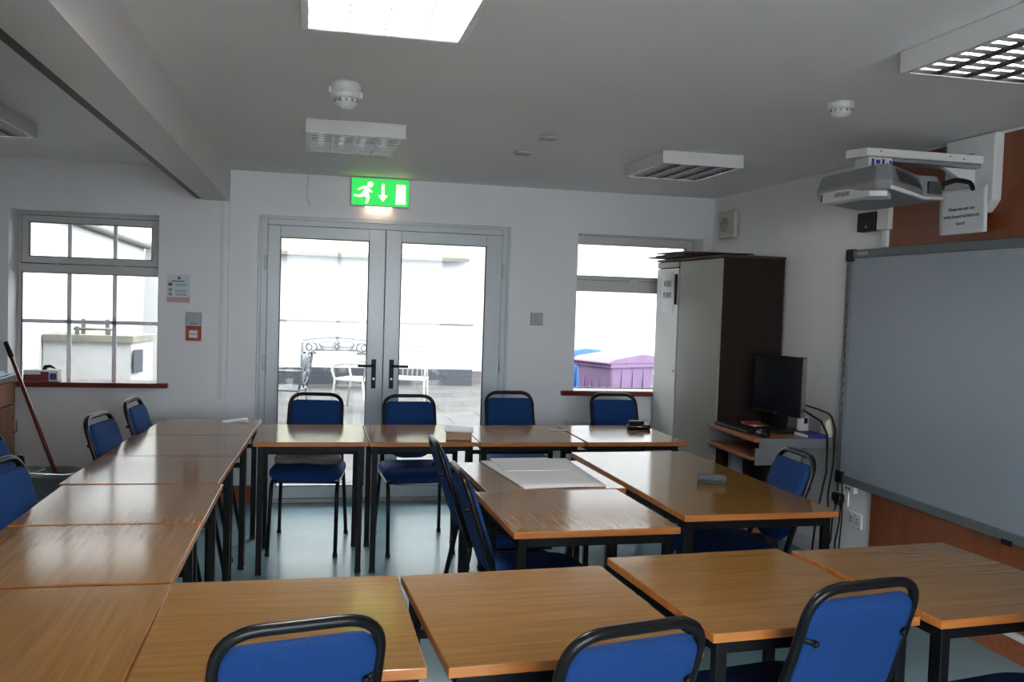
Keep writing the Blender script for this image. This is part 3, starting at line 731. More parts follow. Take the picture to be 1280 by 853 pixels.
def socket(name, y0, y1, z0, z1, label, cat='socket', n=2, X=XR-0.001):
    t = thing(name, label, cat, (X, (y0+y1)/2, (z0+z1)/2))
    w, h = y1-y0, z1-z0
    bm = nb(); box(bm, -0.010, 0, -w/2, w/2, -h/2, h/2); obj('face_plate', bm, M_white, t, bevel=0.003)
    for k in range(n):
        c = (k-(n-1)/2)*w*0.46
        bm = nb(); box(bm, -0.0115, -0.010, c-0.003, c+0.003, 0.004, 0.016); box(bm, -0.0115, -0.010, c-0.013, c-0.006, -0.014, -0.008); box(bm, -0.0115, -0.010, c+0.006, c+0.013, -0.014, -0.008); obj('pin_holes', bm, M_ink, t)
        bm = nb(); box(bm, -0.014, -0.010, c-0.006, c+0.006, h/2-0.024, h/2-0.006); obj('rocker_switch', bm, M_white, t, bevel=0.002)
    return t
socket('wall_socket', 4.655, 4.795, 0.375, 0.460, 'white double socket behind the black plugs beside the desk')
socket('wall_socket', 4.515, 4.650, 0.272, 0.358, 'white double socket on the wall below the whiteboard corner')

# ------------------------------------------------------------------ whiteboard
BY0, BY1, BZ0, BZ1, BX = 3.02, 4.735, 0.508, 1.842, 2.998
t = thing('interactive_whiteboard', 'large interactive whiteboard in a grey frame on the wood-panelled wall', 'whiteboard', (0, 0, 0))
bm = nb(); box(bm, BX+0.004, XR-0.014, BY0+0.03, BY1-0.03, BZ0+0.03, BZ1-0.03); obj('writing_surface', bm, M_board, t)
bm = nb()
box(bm, BX-0.006, XR-0.014, BY0, BY1, BZ1-0.046, BZ1); box(bm, BX-0.006, XR-0.014, BY0, BY1, BZ0, BZ0+0.046)
box(bm, BX-0.006, XR-0.014, BY0, BY0+0.046, BZ0+.046, BZ1-.046); box(bm, BX-0.006, XR-0.014, BY1-0.046, BY1, BZ0+.046, BZ1-.046)
fr = obj('frame', bm, M_alu, t, bevel=0.004)
for y in (BY1-0.030, BY0+0.030):
    for z in (BZ0+0.030, BZ1-0.030):
        bm = nb(); box(bm, BX-0.012, XR-0.014, y-0.036, y+0.036, z-0.036, z+0.036); obj('corner_cap', bm, M_plastic, t, bevel=0.008)
for k in range(12):
    z = 1.52-k*0.056
    bm = nb(); lathe(bm, [(0.010, 0), (0.010, 0.002), (0.006, 0.003)], 12, Matrix.Translation((BX-0.006, BY1-0.023, z)) @ Matrix.Rotation(-PI/2, 4, 'Y')); obj('icon_button', bm, M_plastic, fr)
    bm = nb(); box(bm, BX-0.0095, BX-0.009, BY1-0.027, BY1-0.019, z-0.003, z+0.003); obj('icon_mark', bm, M_label, fr)
text('brand_lettering', 'HITACHI', 0.026, M_label, t, (BX-0.0070, BY1-0.155, BZ1-0.024), (PI/2, 0, -PI/2))
bm = nb(); box(bm, BX-0.016, BX-0.006, 3.36, 3.42, BZ0-0.012, BZ0+0.012); obj('pen_clip', bm, M_plastic, t, bevel=0.003)
t = thing('board_socket_box', 'small white connector box under the whiteboard corner', 'box', (XR-0.001, 4.625, 0.495))
bm = nb(); box(bm, -0.030, 0, -0.055, 0.055, -0.030, 0.011); obj('box_body', bm, M_white, t, bevel=0.004)
bm = nb(); box(bm, -0.0315, -0.030, -0.022, -0.004, -0.014, -0.002); box(bm, -0.0315, -0.030, 0.006, 0.024, -0.014, -0.002); obj('ports', bm, M_ink, t)

# ------------------------------------------------------------------ projector on its wall arm
t = thing('projector_wall_mount', 'white wall-mounted projector arm and plate above the whiteboard', 'projector mount', (0, 0, 0))
bm = nb(); prism(bm, [(3.575, 2.322), (3.575, 2.02), (3.625, 1.965), (3.90, 1.965), (3.90, 2.322)], 'x', 2.970, XR-0.0145); obj('wall_plate', bm, M_white, t, bevel=0.006)
bm = nb()
prism(bm, [(2.345, 3.760), (2.375, 3.640), (2.97, 3.640), (2.97, 3.775), (2.40, 3.79)], 'z', 2.185, 2.222); obj('arm', bm, M_white, t, bevel=0.005)
bm = nb(); box(bm, 2.52, 2.97, 3.655, 3.755, 2.168, 2.184); obj('arm_rail', bm, M_grey, t, bevel=0.002)
bm = nb(); prism(bm, [(2.80, 2.167), (2.97, 2.167), (2.97, 2.08)], 'y', 3.69, 3.72); obj('gusset', bm, M_white, t, bevel=0.003)
bm = nb(); box(bm, 2.964, 2.9695, 3.70, 3.80, 2.235, 2.243); obj('slot', bm, M_grey, t)
bm = nb(); box(bm, 2.86, 2.87, 3.637, 3.640, 2.196, 2.204); box(bm, 2.44, 2.448, 3.637, 3.640, 2.205, 2.212); box(bm, 2.79, 2.798, 3.637, 3.640, 2.205, 2.212); obj('screw_heads', bm, M_grey, t)
t = thing('projector', 'grey short-throw projector hanging from the white wall arm', 'projector', (0, 0, 0))
bm = nb()
low = [(2.300, 3.900), (2.385, 4.010), (2.700, 4.200), (2.760, 4.120), (2.760, 3.640), (2.665, 3.650), (2.335, 3.395), (2.290, 3.440)]
c = Vector((2.53, 3.80))
lv = [[(x, y, 2.008) for x, y in low],
      [(c.x+(x-c.x)*1.03, c.y+(y-c.y)*1.03, 2.045) for x, y in low],
      [(c.x+(x-c.x)*0.93, c.y+(y-c.y)*0.92, 2.118) for x, y in low]]
rings = [[bm.verts.new(p) for p in r] for r in lv]; n = len(low)
for A, B in zip(rings, rings[1:]):
    for k in range(n): bm.faces.new((A[k], A[(k+1) % n], B[(k+1) % n], B[k]))
bm.faces.new(list(reversed(rings[0]))); bm.faces.new(rings[-1])
pj = obj('projector_body', bm, M_proj, t, bevel=0.006)
bm = nb(); tube(bm, [(2.335, 3.388, 2.016), (2.665, 3.640, 2.016), (2.762, 3.632, 2.016)], 0.009, 8); obj('white_edge_trim', bm, M_projw, t)
bm = nb()
prism(bm, [(2.286, 3.860), (2.292, 3.480), (2.350, 3.440), (2.440, 3.545), (2.352, 3.610), (2.352, 3.860)], 'z', 1.985, 2.036); nose = obj('front_cover', bm, M_projw, t, bevel=0.005)
text('brand_lettering', 'HITACHI', 0.028, M_ink, nose, (2.2868, 3.680, 2.012), (PI/2, 0, -PI/2+0.016))
bm = nb(); box(bm, 2.2850, 2.2875, 3.838, 3.850, 1.993, 2.028); obj('sensor_window', bm, M_ink, nose)
bm = nb()
A0, A1 = Vector((2.372, 3.405)), Vector((2.655, 3.630)); dd = (A1-A0).normalized(); nn = Vector((dd.y, -dd.x))
for k in range(7):
    z = 2.052+k*0.008
    for s0, s1 in ((0.12, 0.52), (0.56, 0.95)):
        p, q = A0+(A1-A0)*s0, A0+(A1-A0)*s1
        off = -0.006-k*0.0042
        vs = [bm.verts.new((p.x+nn.x*(e+off), p.y+nn.y*(e+off), z+h)) for e, h in ((0.004, 0), (0.010, 0), (0.010, 0.004), (0.004, 0.004))]
        ve = [bm.verts.new((q.x+nn.x*(e+off), q.y+nn.y*(e+off), z+h)) for e, h in ((0.004, 0), (0.010, 0), (0.010, 0.004), (0.004, 0.004))]
        bm.faces.new(vs); bm.faces.new(list(reversed(ve)))
        for i in range(4): bm.faces.new((vs[i], vs[(i+1) % 4], ve[(i+1) % 4], ve[i]))
obj('vent_slats', bm, M_projdark, t)
bm = nb(); box(bm, 2.688, 2.752, 3.628, 3.645, 2.034, 2.090); obj('rear_vent', bm, M_projdark, t, bevel=0.003)
bm = nb(); box(bm, 2.395, 2.515, 3.655, 3.765, 2.119, 2.184); nk = obj('mounting_neck', bm, M_projw, t, bevel=0.003)
bm = nb()
for (a, b, z0, z1) in ((2.410, 2.422, 2.142, 2.176), (2.432, 2.452, 2.155, 2.172), (2.436, 2.448, 2.135, 2.150), (2.462, 2.474, 2.148, 2.176), (2.486, 2.492, 2.140, 2.160), (2.498, 2.508, 2.150, 2.172)):
    box(bm, a, b, 3.6535, 3.6548, z0, z1)
obj('sticker_print', bm, M_inkblue, nk)
bm = nb(); tube(bm, fillet([(2.755, 3.66, 2.075), (2.83, 3.64, 2.105), (2.92, 3.655, 2.10), (2.952, 3.68, 2.075)], 0.08, 8), 0.011, 10)
tag(obj('projector_cable', bm, M_plastic), 'thick black cable arching from the projector to the wall plate', 'cable')
t = thing('wall_notice', 'white paper notice about board markers taped below the projector mount', 'notice', (2.967, 3.75, 1.985))
bm = nb()
def nfn(u, v, w): return Vector((0.0+0.012*(v*v)*(0.3+u)*0.6-w+0.004*math.sin(u*5)-0.006, -0.155+0.31*u*(1.0)+0.015*v*(u-0.5), 0.105-0.215*v))
sheet(bm, nfn, 10, 10, 0.0012); obj('sheet', bm, M_paper, t)
for k, ln in enumerate(('Please do not use', 'white board markers on', 'board')): text('lettering', ln, 0.0245, M_ink, t, (-0.0145, 0.0, 0.006-0.034*k), (PI/2, 0, -PI/2))
t = thing('wall_speaker', 'small black speaker box on the wall above the whiteboard corner', 'speaker', (XR-0.002, 4.555, 1.992))
bm = nb(); box(bm, -0.050, 0, -0.080, 0.080, -0.052, 0.052); obj('cabinet', bm, M_plastic, t, bevel=0.005)
bm = nb(); lathe(bm, [(0.006, 0), (0.006, 0.003), (0.002, 0.004)], 10, Matrix.Translation((-0.05, -0.01, -0.03)) @ Matrix.Rotation(-PI/2, 4, 'Y')); obj('indicator', bm, M_chrome, t)
bm = nb(); box(bm, XR-0.040, XR-0.002, 4.365, 4.472, 1.940, 2.072); tag(obj('junction_box', bm, M_white, bevel=0.005), 'white junction box beside the small black wall speaker', 'box')
bm = nb(); box(bm, XR-0.035, XR-0.002, 4.385, 4.425, 1.845, 1.938); tag(obj('cable_trunking', bm, M_white, bevel=0.003), 'short white cable trunking under the white junction box', 'trunking')
t = thing('wall_sounder', 'cream square sounder box high on the wall near the back corner', 'alarm', (XR-0.001, 6.36, 2.108))
bm = nb(); box(bm, -0.035, 0, -0.14, 0.14, -0.10, 0.10); obj('housing', bm, M_ivory, t, bevel=0.012)
bm = nb(); lathe(bm, [(0.055, 0), (0.05, 0.008), (0.01, 0.012)], 20, Matrix.Translation((-0.035, 0.02, 0)) @ Matrix.Rotation(-PI/2, 4, 'Y')); obj('grille', bm, mat('sounder_grille', (0.36, 0.35, 0.27), 0.5, noise=0.1), t)

# ------------------------------------------------------------------ back wall fittings
t = thing('exit_sign', 'green illuminated exit sign with running figure above the glass doors', 'sign', (0.455, D-0.013, 2.222))
bm = nb(); box(bm, -0.205, 0.205, -0.075, 0, -0.102, 0.102); obj('housing', bm, M_white, t, bevel=0.004)
bm = nb(); box(bm, -0.200, 0.200, -0.0765, -0.075, -0.094, 0.092); obj('green_panel', bm, M_green, t)
def flat(bm, poly, y=-0.0775): prism(bm, [(u, v) for u, v in poly], 'y', y, y+0.0012)
bm = nb(); flat(bm, [(0.108, -0.078), (0.178, -0.076), (0.176, 0.058), (0.112, 0.062)]); obj('door_symbol', bm, M_exitw, t)
bm = nb(); flat(bm, [(0.008, 0.060), (0.028, 0.060), (0.028, -0.020), (0.052, -0.020), (0.018, -0.064), (-0.016, -0.020), (0.008, -0.020)]); obj('arrow_symbol', bm, M_exitw, t)
bm = nb()
flat(bm, [(-0.072+0.020*math.cos(a*PI/8), 0.052+0.020*math.sin(a*PI/8)) for a in range(16)])
flat(bm, [(-0.098, 0.040), (-0.078, 0.022), (-0.082, -0.010), (-0.108, -0.030), (-0.132, -0.014)])        # trunk
flat(bm, [(-0.098, 0.040), (-0.128, 0.036), (-0.160, 0.016), (-0.154, 0.006), (-0.126, 0.022), (-0.110, 0.022)])  # rear arm
flat(bm, [(-0.080, 0.026), (-0.056, 0.002), (-0.062, -0.006), (-0.086, 0.010)])                             # front arm
flat(bm, [(-0.132, -0.014), (-0.108, -0.030), (-0.140, -0.040), (-0.186, -0.034), (-0.186, -0.022), (-0.144, -0.024)])  # rear leg
flat(bm, [(-0.108, -0.030), (-0.082, -0.010), (-0.074, -0.040), (-0.088, -0.082), (-0.104, -0.082), (-0.096, -0.046)])  # front leg
obj('running_figure_symbol', bm, M_exitw, t)
bm = nb(); box(bm, -0.10, -0.005, -0.055, -0.020, -0.1045, -0.1022); box(bm, 0.000, 0.085, -0.055, -0.020, -0.1045, -0.1022); obj('downlight_strip', bm, M_exitlamp, t)
bm = nb(); lathe(bm, [(0.004, 0), (0.004, 0.006)], 8, Matrix.Translation((-0.155, -0.06, -0.108))); obj('test_button', bm, M_ink, t)

t = thing('fire_notice', 'small fire action notice with pink foot beside the small-paned window', 'notice', (-0.897, D-0.001, 1.497))
bm = nb(); box(bm, -0.076, 0.076, -0.003, 0, -0.096, 0.096); obj('backing', bm, M_cyan, t, bevel=0.001)
bm = nb(); box(bm, -0.074, 0.074, -0.0038, -0.003, -0.094, -0.058); obj('pink_band', bm, M_pink, t)
bm = nb(); flat(bm, [(0.004+0.011*math.cos(a*PI/8), 0.073+0.011*math.sin(a*PI/8)) for a in range(16)], -0.0042); box(bm, -0.045, 0.040, -0.0038, -0.003, 0.047, 0.055)
for z in (0.030, 0.026-0.008, -0.012, -0.022, -0.036, -0.046): box(bm, -0.020, 0.055, -0.0038, -0.003, z, z+0.004)
obj('header_print', bm, M_teal, t)
bm = nb(); box(bm, -0.065, -0.040, -0.0038, -0.003, 0.018, 0.040); obj('red_symbol', bm, M_red, t)
bm = nb(); box(bm, -0.064, -0.040, -0.0038, -0.003, -0.018, 0.004); flat(bm, [(-0.052+0.013*math.cos(a*PI/8), -0.038+0.013*math.sin(a*PI/8)) for a in range(16)], -0.0042); obj('grey_symbol', bm, M_grey, t)
t = thing('call_point', 'red fire alarm call point with a grey box above it', 'alarm', (-0.750, D-0.0005, 1.192))
# call point sits on wall face beside the pillar
t.location = (-0.7905, D-0.0005, 1.192)
bm = nb(); box(bm, -0.049, 0.049, -0.045, 0, -0.048, 0.048); obj('red_case', bm, M_red, t, bevel=0.005)
bm = nb(); box(bm, -0.027, 0.027, -0.0465, -0.045, -0.028, 0.022); obj('white_glass', bm, M_paper, t)
bm = nb(); box(bm, -0.022, 0.022, -0.0473, -0.0465, -0.006, -0.001); obj('print_line', bm, M_ink, t)
bm = nb(); box(bm, -0.050, 0.050, -0.050, 0, 0.0495, 0.145); g = obj('grey_box', bm, M_grey, t, bevel=0.004)
bm = nb(); box(bm, -0.02, 0.025, -0.0512, -0.050, 0.068, 0.073); obj('print_line', bm, M_ink, g)
t = thing('light_switch', 'single grey light switch on the wall between doors and bin window', 'switch', (1.643, D-0.0005, 1.359))
bm = nb(); box(bm, -0.047, 0.047, -0.012, 0, -0.047, 0.047); obj('switch_plate', bm, M_grey, t, bevel=0.003)
bm = nb(); box(bm, -0.010, 0.014, -0.016, -0.012, -0.022, 0.014); obj('rocker', bm, M_grey, t, bevel=0.002)
# radiator
t = thing('radiator', 'white panel radiator under the bin window behind a chair', 'radiator', (0, 0, 0))
bm = nb(); box(bm, 1.885, 2.53, D-0.085, D-0.070, 0.12, 0.585); box(bm, 1.885, 2.53, D-0.045, D-0.03, 0.12, 0.585); obj('panel', bm, M_white, t, bevel=0.005)
bm = nb()
for k in range(16): box(bm, 1.91+k*0.039, 1.93+k*0.039, D-0.089, D-0.085, 0.14, 0.56)
obj('rib_pattern', bm, M_white, t, bevel=0.002)
bm = nb(); box(bm, 1.880, 2.535, D-0.090, D-0.025, 0.586, 0.606); obj('top_grille', bm, M_white, t, bevel=0.003)
bm = nb(); tube(bm, [(1.87, D-0.06, 0.0), (1.87, D-0.06, 0.17), (1.90, D-0.06, 0.17)], 0.008); lathe(bm, [(0.018, 0.15), (0.02, 0.18), (0.014, 0.21)], 12, Matrix.Translation((1.868, D-0.06, 0))); obj('valve', bm, M_white, t)
bm = nb(); box(bm, 1.95, 1.97, D-0.03, D-0.0005, 0.2, 0.5); box(bm, 2.42, 2.44, D-0.03, D-0.0005, 0.2, 0.5); obj('wall_bracket', bm, M_white, t)

# loose wire by ceiling
bm = nb(); tube(bm, fillet([(-0.045, D-0.016, 2.325), (-0.048, D-0.018, 2.25), (-0.055, D-0.018, 2.18), (-0.03, D-0.018, 2.11)], 0.04, 5), 0.0025, 6)
tag(obj('hanging_wire', bm, mat('wire_grey', (0.45, 0.45, 0.45), 0.5, noise=0.05)), 'thin loose wire hanging from the ceiling above the glass door', 'wire')

# ------------------------------------------------------------------ counter, mop, bucket, sill box
t = thing('kitchen_counter', 'kitchen base unit with orange-wood doors and grey worktop by the window', 'kitchen unit', (0, 0, 0))
bm = nb(); box(bm, XL+0.003, -1.922, 5.02, 6.610, 0.0, 0.858); obj('carcass', bm, M_counterwood, t)
bm = nb(); box(bm, XL+0.003, -1.895, 5.0, 6.612, 0.860, 0.897); obj('worktop', bm, M_worktop, t, bevel=0.004)
for y0, y1 in ((5.03, 5.54), (5.55, 6.06), (6.07, 6.58)):
    bm = nb(); box(bm, -1.921, -1.902, y0, y1, 0.12, 0.70); dd_ = obj('door', bm, M_counterwood, t, bevel=0.003)
    bm = nb(); tube(bm, fillet([(-1.902, y1-0.06, 0.62), (-1.875, y1-0.06, 0.62), (-1.875, y1-0.06, 0.52), (-1.902, y1-0.06, 0.52)], 0.012, 4), 0.005); obj('handle', bm, M_chrome, dd_)
    bm = nb(); box(bm, -1.921, -1.902, y0, y1, 0.71, 0.85); obj('drawer', bm, M_counterwood, t, bevel=0.003)
bm = nb(); box(bm, -0.10, 0.10, -0.10, 0.10, 0, 0.012); box(bm, -0.09, 0.085, -0.095, 0.09, 0.0125, 0.026, Matrix.Rotation(0.1, 4, 'Z'))
tag(obj('folded_cloth', bm, M_palecloth, loc=(-2.02, 6.42, 0.8985), bevel=0.006), 'pale blue folded cloth on the grey worktop by the window', 'cloth')

t = thing('mop_bucket', 'grey oval mop bucket with wringer on the floor under the small-paned window', 'bucket', (-1.53, 5.93, 0), 0.12)
bm = nb(); SX = Matrix.Diagonal((1.30, 0.95, 1.0, 1.0))
lathe(bm, [(0.105, 0.0), (0.115, 0.01), (0.135, 0.25), (0.152, 0.345), (0.165, 0.352), (0.165, 0.372), (0.152, 0.376), (0.146, 0.36), (0.128, 0.24), (0.10, 0.03)], 32, SX); obj('bucket_body', bm, M_bucket, t)
bm = nb(); SX2 = Matrix.Translation((-0.095, 0, 0)) @ Matrix.Diagonal((0.82, 1.0, 1.0, 1.0))
lathe(bm, [(0.05, 0.27), (0.088, 0.37), (0.098, 0.385), (0.092, 0.39), (0.08, 0.375), (0.044, 0.28)], 24, SX2); obj('wringer_cone', bm, M_bucket, t)
bm = nb(); tube(bm, fillet([(-0.19, -0.135, 0.36), (-0.21, -0.15, 0.40), (0.0, -0.17, 0.385), (0.20, -0.13, 0.36)], 0.06, 6), 0.006); obj('carry_handle', bm, M_chrome, t)
bm = nb(); prism(bm, [(-0.016, 0.36), (0.016, 0.36), (0.028, 0.43), (0.020, 0.475), (0.0, 0.485), (-0.020, 0.45)], 'y', -0.018, 0.018, Matrix.Translation((-0.15, -0.02, 0))); obj('lever', bm, M_plastic, t, bevel=0.006)
t = thing('mop', 'mop with dark red handle leaning from the bucket towards the counter', 'mop', (0, 0, 0))
pa, pb = Vector((-1.435, 5.945, 0.20)), Vector((-1.870, 6.28, 1.120))
bm = nb(); tube(bm, [pa, pb], 0.0125, 12); obj('handle', bm, M_mopred, t)
bm = nb(); tube(bm, [pb-(pb-pa).normalized()*0.10, pb+(pb-pa).normalized()*0.006], 0.0150, 12); obj('grip', bm, M_plastic, t)
bm = nb()
for k in range(16):
    a = k*2*PI/16; tube(bm, [pa+Vector((0, 0, 0.03)), pa+Vector((0.022*math.cos(a), 0.022*math.sin(a), -0.03)), pa+Vector((0.028*math.cos(a), 0.03*math.sin(a), -0.14))], 0.007, 6)
obj('mop_strings', bm, mat('mop_cotton', (0.45, 0.43, 0.40), 0.9, noise=0.2, nscale=30), t)
# box on sill
t = thing('glove_box', 'red and white carton with a dark tuft sticking out, on the red window sill', 'box', (-1.765, D+0.05, 0.8465), 0.05)
bm = nb(); box(bm, -0.105, 0.105, -0.055, 0.055, 0, 0.075); obj('carton', bm, M_paper, t, bevel=0.002)
bm = nb(); box(bm, -0.1055, 0.05, -0.0562, -0.055, 0.002, 0.046); box(bm, -0.0, 0.05, -0.0564, -0.055, 0.046, 0.065); obj('printed_band', bm, mat('carton_dark_red', (0.22, 0.03, 0.03), 0.5, noise=0.1), t)
bm = nb(); box(bm, 0.056, 0.096, -0.0562, -0.055, 0.012, 0.055); obj('blue_print', bm, M_inkblue, t)
bm = nb(); tube(bm, fillet([(0.0, 0, 0.07), (0.015, 0.0, 0.10), (0.06, -0.01, 0.085)], 0.02), [0.012]*1+[0.012]*7+[0.004], 8) if False else tube(bm, [(0.01, 0, 0.07), (0.02, 0, 0.095), (0.05, -0.01, 0.100), (0.085, -0.01, 0.082)], [0.016, 0.014, 0.010, 0.003], 8); obj('glove_tuft', bm, M_plastic, t)
# blue bottle seen below the tables
t = thing('spray_bottle', 'pale bottle with bright blue cap on the floor behind the long row', 'bottle', (-0.62, 5.95, 0))
bm = nb(); lathe(bm, [(0.05, 0), (0.055, 0.01), (0.055, 0.20), (0.03, 0.26), (0.022, 0.29)], 20); obj('bottle_body', bm, mat('bottle_pale', (0.55, 0.60, 0.62), 0.3, noise=0.05), t)
bm = nb(); lathe(bm, [(0.026, 0.288), (0.028, 0.30), (0.028, 0.335), (0.022, 0.345)], 20); obj('cap', bm, M_bluepl, t)

# ------------------------------------------------------------------ ceiling lights
def ceiling_light(cx, cy, w, d, label, white=False, lamp=None, h=0.068, nx=4, ny=9):
    t = thing('ceiling_light', label, 'ceiling light', (cx, cy, ZC-0.0005), 0, 'surface louvred ceiling lights')
    b = 0.022
    bm = nb()
    def sidebox(x0, x1, y0, y1): box(bm, x0, x1, y0, y1, -h, 0)
    sidebox(-w/2, w/2, -d/2, -d/2+0.006); sidebox(-w/2, w/2, d/2-0.006, d/2); sidebox(-w/2, -w/2+0.006, -d/2, d/2); sidebox(w/2-0.006, w/2, -d/2, d/2)
    box(bm, -w/2, w/2, -d/2, d/2, -0.004, 0)
    # bottom lip
    box(bm, -w/2, w/2, -d/2, -d/2+b, -h-0.002, -h+0.004); box(bm, -w/2, w/2, d/2-b, d/2, -h-0.002, -h+0.004)
    box(bm, -w/2, -w/2+b, -d/2+b, d/2-b, -h-0.002, -h+0.004); box(bm, w/2-b, w/2, -d/2+b, d/2-b, -h-0.002, -h+0.004)
    obj('housing', bm, M_white, t, bevel=0.003)
    bm = nb(); box(bm, -w/2+0.007, w/2-0.007, -d/2+0.007, d/2-0.007, -0.008, -0.004); obj('reflector', bm, M_gapshade if (white and not lamp) else M_reflect, t)
    x0, x1, y0, y1 = -w/2+b, w/2-b, -d/2+b, d/2-b
    bm = nb()
    lm = M_louvrew if white else M_louvre
    lh = (0.022 if lamp else 0.0065) if white else 0.0125
    for i in range(nx+1):
        x = x0+(x1-x0)*i/nx
        prism(bm, [(x-0.0015, -h+0.001), (x+0.0015, -h+0.001), (x+0.009, -h+lh), (x-0.009, -h+lh)], 'y', y0, y1)
    for j in range(ny+1):
        y = y0+(y1-y0)*j/ny
        bt = 0.004 if white else 0.0015
        box(bm, x0, x1, y-bt, y+bt, -h+0.001, -h+lh)
    obj('louvre_grille', bm, lm, t)
    for i in range(nx):
        x = x0+(x1-x0)*(i+0.5)/nx
        bm = nb(); tube(bm, [(x, y0+0.01, -0.024 if white else -0.0395), (x, y1-0.01, -0.024 if white else -0.0395)], 0.013 if white else 0.016, 10); obj('lamp_tube', bm, lamp or (M_tubew if white else M_tubed), t)
    return t
ceiling_light(0.190, 2.455, 0.475, 0.61, 'glaring lit ceiling light cut by the top edge of the photo', white=True, lamp=M_tube)
ceiling_light(0.190, 4.785, 0.480, 0.61, 'white-louvred ceiling light just in front of the exit sign', white=True)
ceiling_light(2.058, 4.970, 0.475, 0.61, 'dark-louvred ceiling light between the flat ceiling plates and the cupboard')
ceiling_light(2.050, 2.320, 0.475, 0.61, 'dark-louvred ceiling light above the projector with bright wavy strips')
ceiling_light(-1.665, 4.965, 0.475, 0.61, 'ceiling light beyond the beam, in the kitchen corner')

def detector(x, y, label, tall):
    t = thing('smoke_detector', label, 'smoke detector', (x, y, ZC-0.0005), 0, 'round ceiling detectors')
    f = Matrix.Rotation(PI, 4, 'X')
    bm = nb()
    if tall:
        lathe(bm, [(0.056, 0), (0.058, 0.010), (0.058, 0.032), (0.054, 0.035), (0.056, 0.038), (0.056, 0.060), (0.048, 0.064)], 28, f); obj('base', bm, M_white, t)
        bm = nb(); lathe(bm, [(0.046, 0.062), (0.046, 0.082), (0.036, 0.090), (0.032, 0.100), (0.010, 0.104)], 28, f); obj('sensor_head', bm, M_white, t)
        bm = nb()
        for k in range(12):
            a = k*PI/6; box(bm, -0.004, 0.004, 0.044, 0.048, -0.080, -0.068, Matrix.Rotation(a, 4, 'Z'))
        obj('vent_slots', bm, M_grey, t)
        bm = nb(); box(bm, -0.068, -0.052, -0.01, 0.01, -0.045, -0.02); box(bm, 0.052, 0.064, -0.01, 0.01, -0.06, -0.035); obj('side_lug', bm, M_white, t, bevel=0.003)
    else:
        lathe(bm, [(0.050, 0), (0.052, 0.006), (0.052, 0.024), (0.046, 0.028)], 28, f); obj('base', bm, M_white, t)
        bm = nb(); lathe(bm, [(0.042, 0.026), (0.042, 0.040), (0.034, 0.048), (0.028, 0.056), (0.008, 0.060)], 28, f); obj('sensor_head', bm, M_white, t)
        bm = nb()
        for k in range(12):
            a = k*PI/6; box(bm, -0.004, 0.004, 0.040, 0.044, -0.040, -0.030, Matrix.Rotation(a, 4, 'Z'))
        obj('vent_slots', bm, M_grey, t)
detector(0.113, 3.69, 'tall white round detector on the ceiling near the white-louvred light', True)
detector(2.047, 3.33, 'smaller white round detector on the ceiling above the projector', False)
for x, y, lb in ((1.134, 5.03, 'small flat grey ceiling plate further from the camera of the two'), (1.146, 4.52, 'small flat grey ceiling plate of the pair, towards the camera')):
    bm = nb(); cushion(bm, roundpoly(0.095, 0.095, (0.02,)*4), 0.016, 0.006, lambda u, v, w: Vector((u, v, w-0.0085))); tag(obj('ceiling_plate', bm, mat('plate_grey', (0.50, 0.50, 0.49), 0.5, noise=0.03), loc=(x, y, ZC)), lb, 'ceiling plate', 'small ceiling plates')
t = thing('ceiling_vent', 'white slotted vent on the ceiling beside the beam', 'vent', (-0.925, 3.62, ZC-0.0005))
bm = nb(); frame_ring(bm, -0.10, 0.10, -0.03, -0.0, 0.008, -0.16, 0.16); obj('frame', bm, M_white, t, bevel=0.003)
bm = nb()
for k in range(7): box(bm, -0.092, 0.092, -0.14+k*0.045, -0.128+k*0.045, -0.030, -0.006)
obj('slats', bm, M_white, t)

# ------------------------------------------------------------------ outside
GZ = -0.10
bm = nb(); box(bm, -9, 11, D+WT+0.001, 24, GZ-0.2, GZ); struct(obj('ground', bm, M_patio))
bm = nb(); box(bm, -9, 11, -16, YB-0.205, GZ-0.2, GZ); struct(obj('ground', bm, mat('yard_concrete', (0.34, 0.34, 0.33), 0.9, noise=0.1)))
t = thing('outside_building', 'white rendered building with mossy roof across the patio', 'building', (0, 0, 0))
bm = nb(); box(bm, -2.75, 2.85, 16.35, 19.0, GZ, 2.14); obj('wall', bm, M_extwhite, t)
bm = nb(); box(bm, -1.8, 2.87, 16.335, 16.3495, GZ, 0.195); obj('plinth_band', bm, M_plinth, t)
bm = nb(); box(bm, -1.8, 2.87, 16.325, 16.349, 1.00, 1.022); obj('ledge', bm, M_gutter, t)
bm = nb(); prism(bm, [(16.15, 2.19), (16.15, 2.24), (19.2, 3.35), (19.2, 3.28)], 'x', -2.85, 2.75); obj('roof', bm, M_slate, t)
bm = nb(); box(bm, -2.75, 2.72, 16.10, 16.18, 2.135, 2.195); obj('gutter', bm, M_gutter, t)
t = thing('outside_wing', 'white side wing with pale green roof edge seen through the small-paned window', 'building', (0, 0, 0))
bm = nb(); prism(bm, [(-2.70, 15.95), (-2.305, 7.30), (-5.5, 7.30), (-5.5, 15.95)], 'z', GZ, 2.14); obj('wall', bm, M_extwhite, t)
bm = nb()
vs = [bm.verts.new(v) for v in ((-2.66, 15.97, 2.15), (-2.27, 7.25, 2.15), (-2.27, 7.25, 2.21), (-2.66, 15.97, 2.21), (-5.6, 15.97, 3.9), (-5.6, 7.25, 3.9), (-5.6, 7.25, 3.96), (-5.6, 15.97, 3.96))]
for f in ((0, 1, 2, 3), (4, 7, 6, 5), (0, 4, 5, 1), (3, 2, 6, 7), (1, 5, 6, 2), (0, 3, 7, 4)): bm.faces.new([vs[i] for i in f])
obj('roof', bm, M_slate, t)
bm = nb(); tube(bm, [(-2.64, 15.95, 2.16), (-2.23, 7.25, 2.16)], 0.045, 8); obj('gutter', bm, M_gutter, t)
